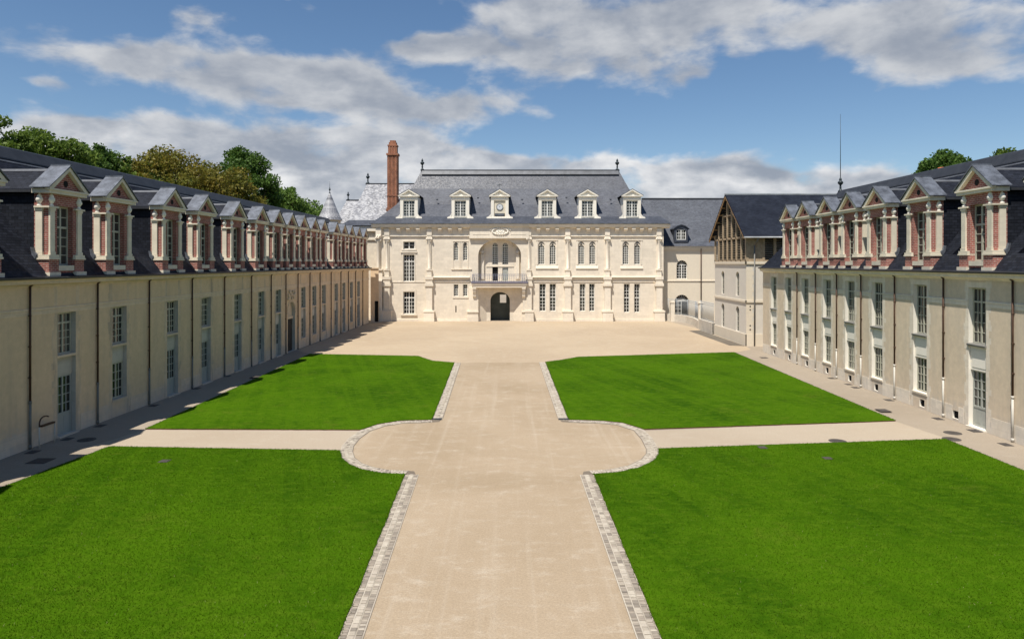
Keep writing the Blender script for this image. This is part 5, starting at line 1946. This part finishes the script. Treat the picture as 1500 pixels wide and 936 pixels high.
# ------------------------------------------------------------------ trees
def tree(name, x, y, h, rad, mat, label, seed, n_leaf=15000, leaf=.34, base=.35, clumps=70, sparse=.0):
    rg = np.random.default_rng(seed)
    root = empty(name, (x, y, 0))
    tag(root, label, 'tree', 'trees beyond the wings')
    tk = MB()
    hb = h * base
    pts = [(0, 0, -.1), (.1, .05, hb * .5), (.0, .1, hb), (.15, -.1, h * .62), (0, 0, h * .86)]
    rs = [rad * .085, rad * .07, rad * .06, rad * .035, rad * .012]
    for a, b, r0, r1 in zip(pts[:-1], pts[1:], rs[:-1], rs[1:]):
        tk.tube(a, b, r0, r1, seg=8)
    cents = []
    cz, rz = h * (base + 1) / 2, h * (1 - base) / 2
    for k in range(clumps):
        u = rg.normal(size=3)
        u /= np.linalg.norm(u)
        rr = rg.uniform(.45, 1.0) ** .6
        c = np.array([u[0] * rad * rr, u[1] * rad * rr, cz + u[2] * rz * rr])
        c[:2] *= (1.0 - .25 * max(0, u[2]))
        cents.append(c)
        if k % 3 == 0:
            z0 = rg.uniform(hb * .8, h * .7)
            m_ = (c * np.array([.5, .5, 1]) + np.array([0, 0, z0])) / np.array([1, 1, 2]) + np.array([0, 0, .4])
            tk.tube((0, 0, z0), tuple(m_), rad * .026, rad * .016, seg=5)
            tk.tube(tuple(m_), tuple(c), rad * .016, rad * .005, seg=5)
    tk.build('trunk', 'bark', root)
    cents = np.array(cents)
    cr = rg.uniform(.11, .31, clumps) * rad
    w = cr ** 2
    idx = rg.choice(clumps, n_leaf, p=w / w.sum())
    d = rg.normal(size=(n_leaf, 3))
    d /= np.linalg.norm(d, axis=1)[:, None]
    P = cents[idx] + d * (cr[idx] * rg.uniform(.25, 1.15, n_leaf) ** .7)[:, None] * np.array([1, 1, .75])
    s = leaf * rg.uniform(.55, 1.25, n_leaf)
    a = rg.normal(size=(n_leaf, 3)); a /= np.linalg.norm(a, axis=1)[:, None]
    b = np.cross(a, rg.normal(size=(n_leaf, 3))); b /= np.linalg.norm(b, axis=1)[:, None]
    V = np.empty((n_leaf, 4, 3))
    V[:, 0] = P - a * s[:, None] * .6
    V[:, 1] = P + b * s[:, None] * .36 - a * s[:, None] * .05
    V[:, 2] = P + a * s[:, None] * .6
    V[:, 3] = P - b * s[:, None] * .36 + a * s[:, None] * .05
    me = bpy.data.meshes.new('crown')
    me.vertices.add(n_leaf * 4)
    me.vertices.foreach_set('co', V.ravel())
    me.loops.add(n_leaf * 4)
    me.loops.foreach_set('vertex_index', np.arange(n_leaf * 4, dtype=np.int32))
    me.polygons.add(n_leaf)
    me.polygons.foreach_set('loop_start', np.arange(0, n_leaf * 4, 4, dtype=np.int32))
    me.polygons.foreach_set('loop_total', np.full(n_leaf, 4, dtype=np.int32))
    me.update(calc_edges=True)
    me.materials.append(M[mat])
    o = bpy.data.objects.new('crown', me)
    COL.objects.link(o)
    o.parent = root
    return root


def tpos(px, ptop, X):
    Y = X * FPX / (px - CX)
    return X, Y, CAM_H + (HOR - ptop) * Y / FPX

T = [(100, 207, -47, 5.0, 'leaf_green', 'green tree filling the gap between the broad and the dark tree behind the nearest dormers', 'leafy_tree'),
     (170, 224, -47, 5.0, 'leaf_green', 'green tree just left of the dip before the russet trees', 'leafy_tree'),
     (230, 236, -47, 6.0, 'leaf_light', 'yellowish green tree at the left foot of the large russet tree', 'leafy_tree'),
     (-6, 168, -50, 5.0, 'leaf_green', 'green tree at the left edge of the photo, its crown cut by the frame', 'leafy_tree'),
     (62, 194, -50, 5.6, 'leaf_green', 'broad green tree behind the nearest part of the left ridge', 'leafy_tree'),
     (138, 208, -48, 4.6, 'leaf_deep', 'dark green tree left of the russet tree behind the ridge', 'leafy_tree'),
     (198, 238, -46, 5.5, 'leaf_rust', 'lower green and russet tree in the dip behind the left ridge', 'leafy_tree'),
     (258, 216, -44, 8.0, 'leaf_rust', 'large russet brown tree behind the middle of the left ridge', 'russet_tree'),
     (318, 240, -43, 7.0, 'leaf_rust', 'smaller russet tree just in front of the tall green one', 'russet_tree'),
     (356, 217, -44, 6.0, 'leaf_deep', 'tall dark green tree with open crown right of the russet trees', 'leafy_tree'),
     (408, 270, -42, 6.5, 'leaf_light', 'bright green tree low behind the left ridge', 'leafy_tree'),
     (446, 294, -42, 7.5, 'leaf_light', 'farthest small green treetop near the turret', 'leafy_tree'),
     (1390, 224, 49, 4.6, 'leaf_deep', 'green treetop behind the right ridge left of the chimney pot', 'leafy_tree'),
     (1348, 250, 50, 3.6, 'leaf_deep', 'low treetop at the left end of the trees behind the right ridge', 'leafy_tree'),
     (1503, 203, 47, 3.6, 'leaf_green', 'green treetop at the right edge of the photo behind the right ridge', 'leafy_tree')]
for i, (px, pt, X, rad, mt, lab, nm) in enumerate(T):
    x, y, h = tpos(px, pt, X)
    tree(nm, x, y, h, rad, mt, lab, 40 + i, n_leaf=26000, leaf=.22 + .0017 * y, clumps=95)
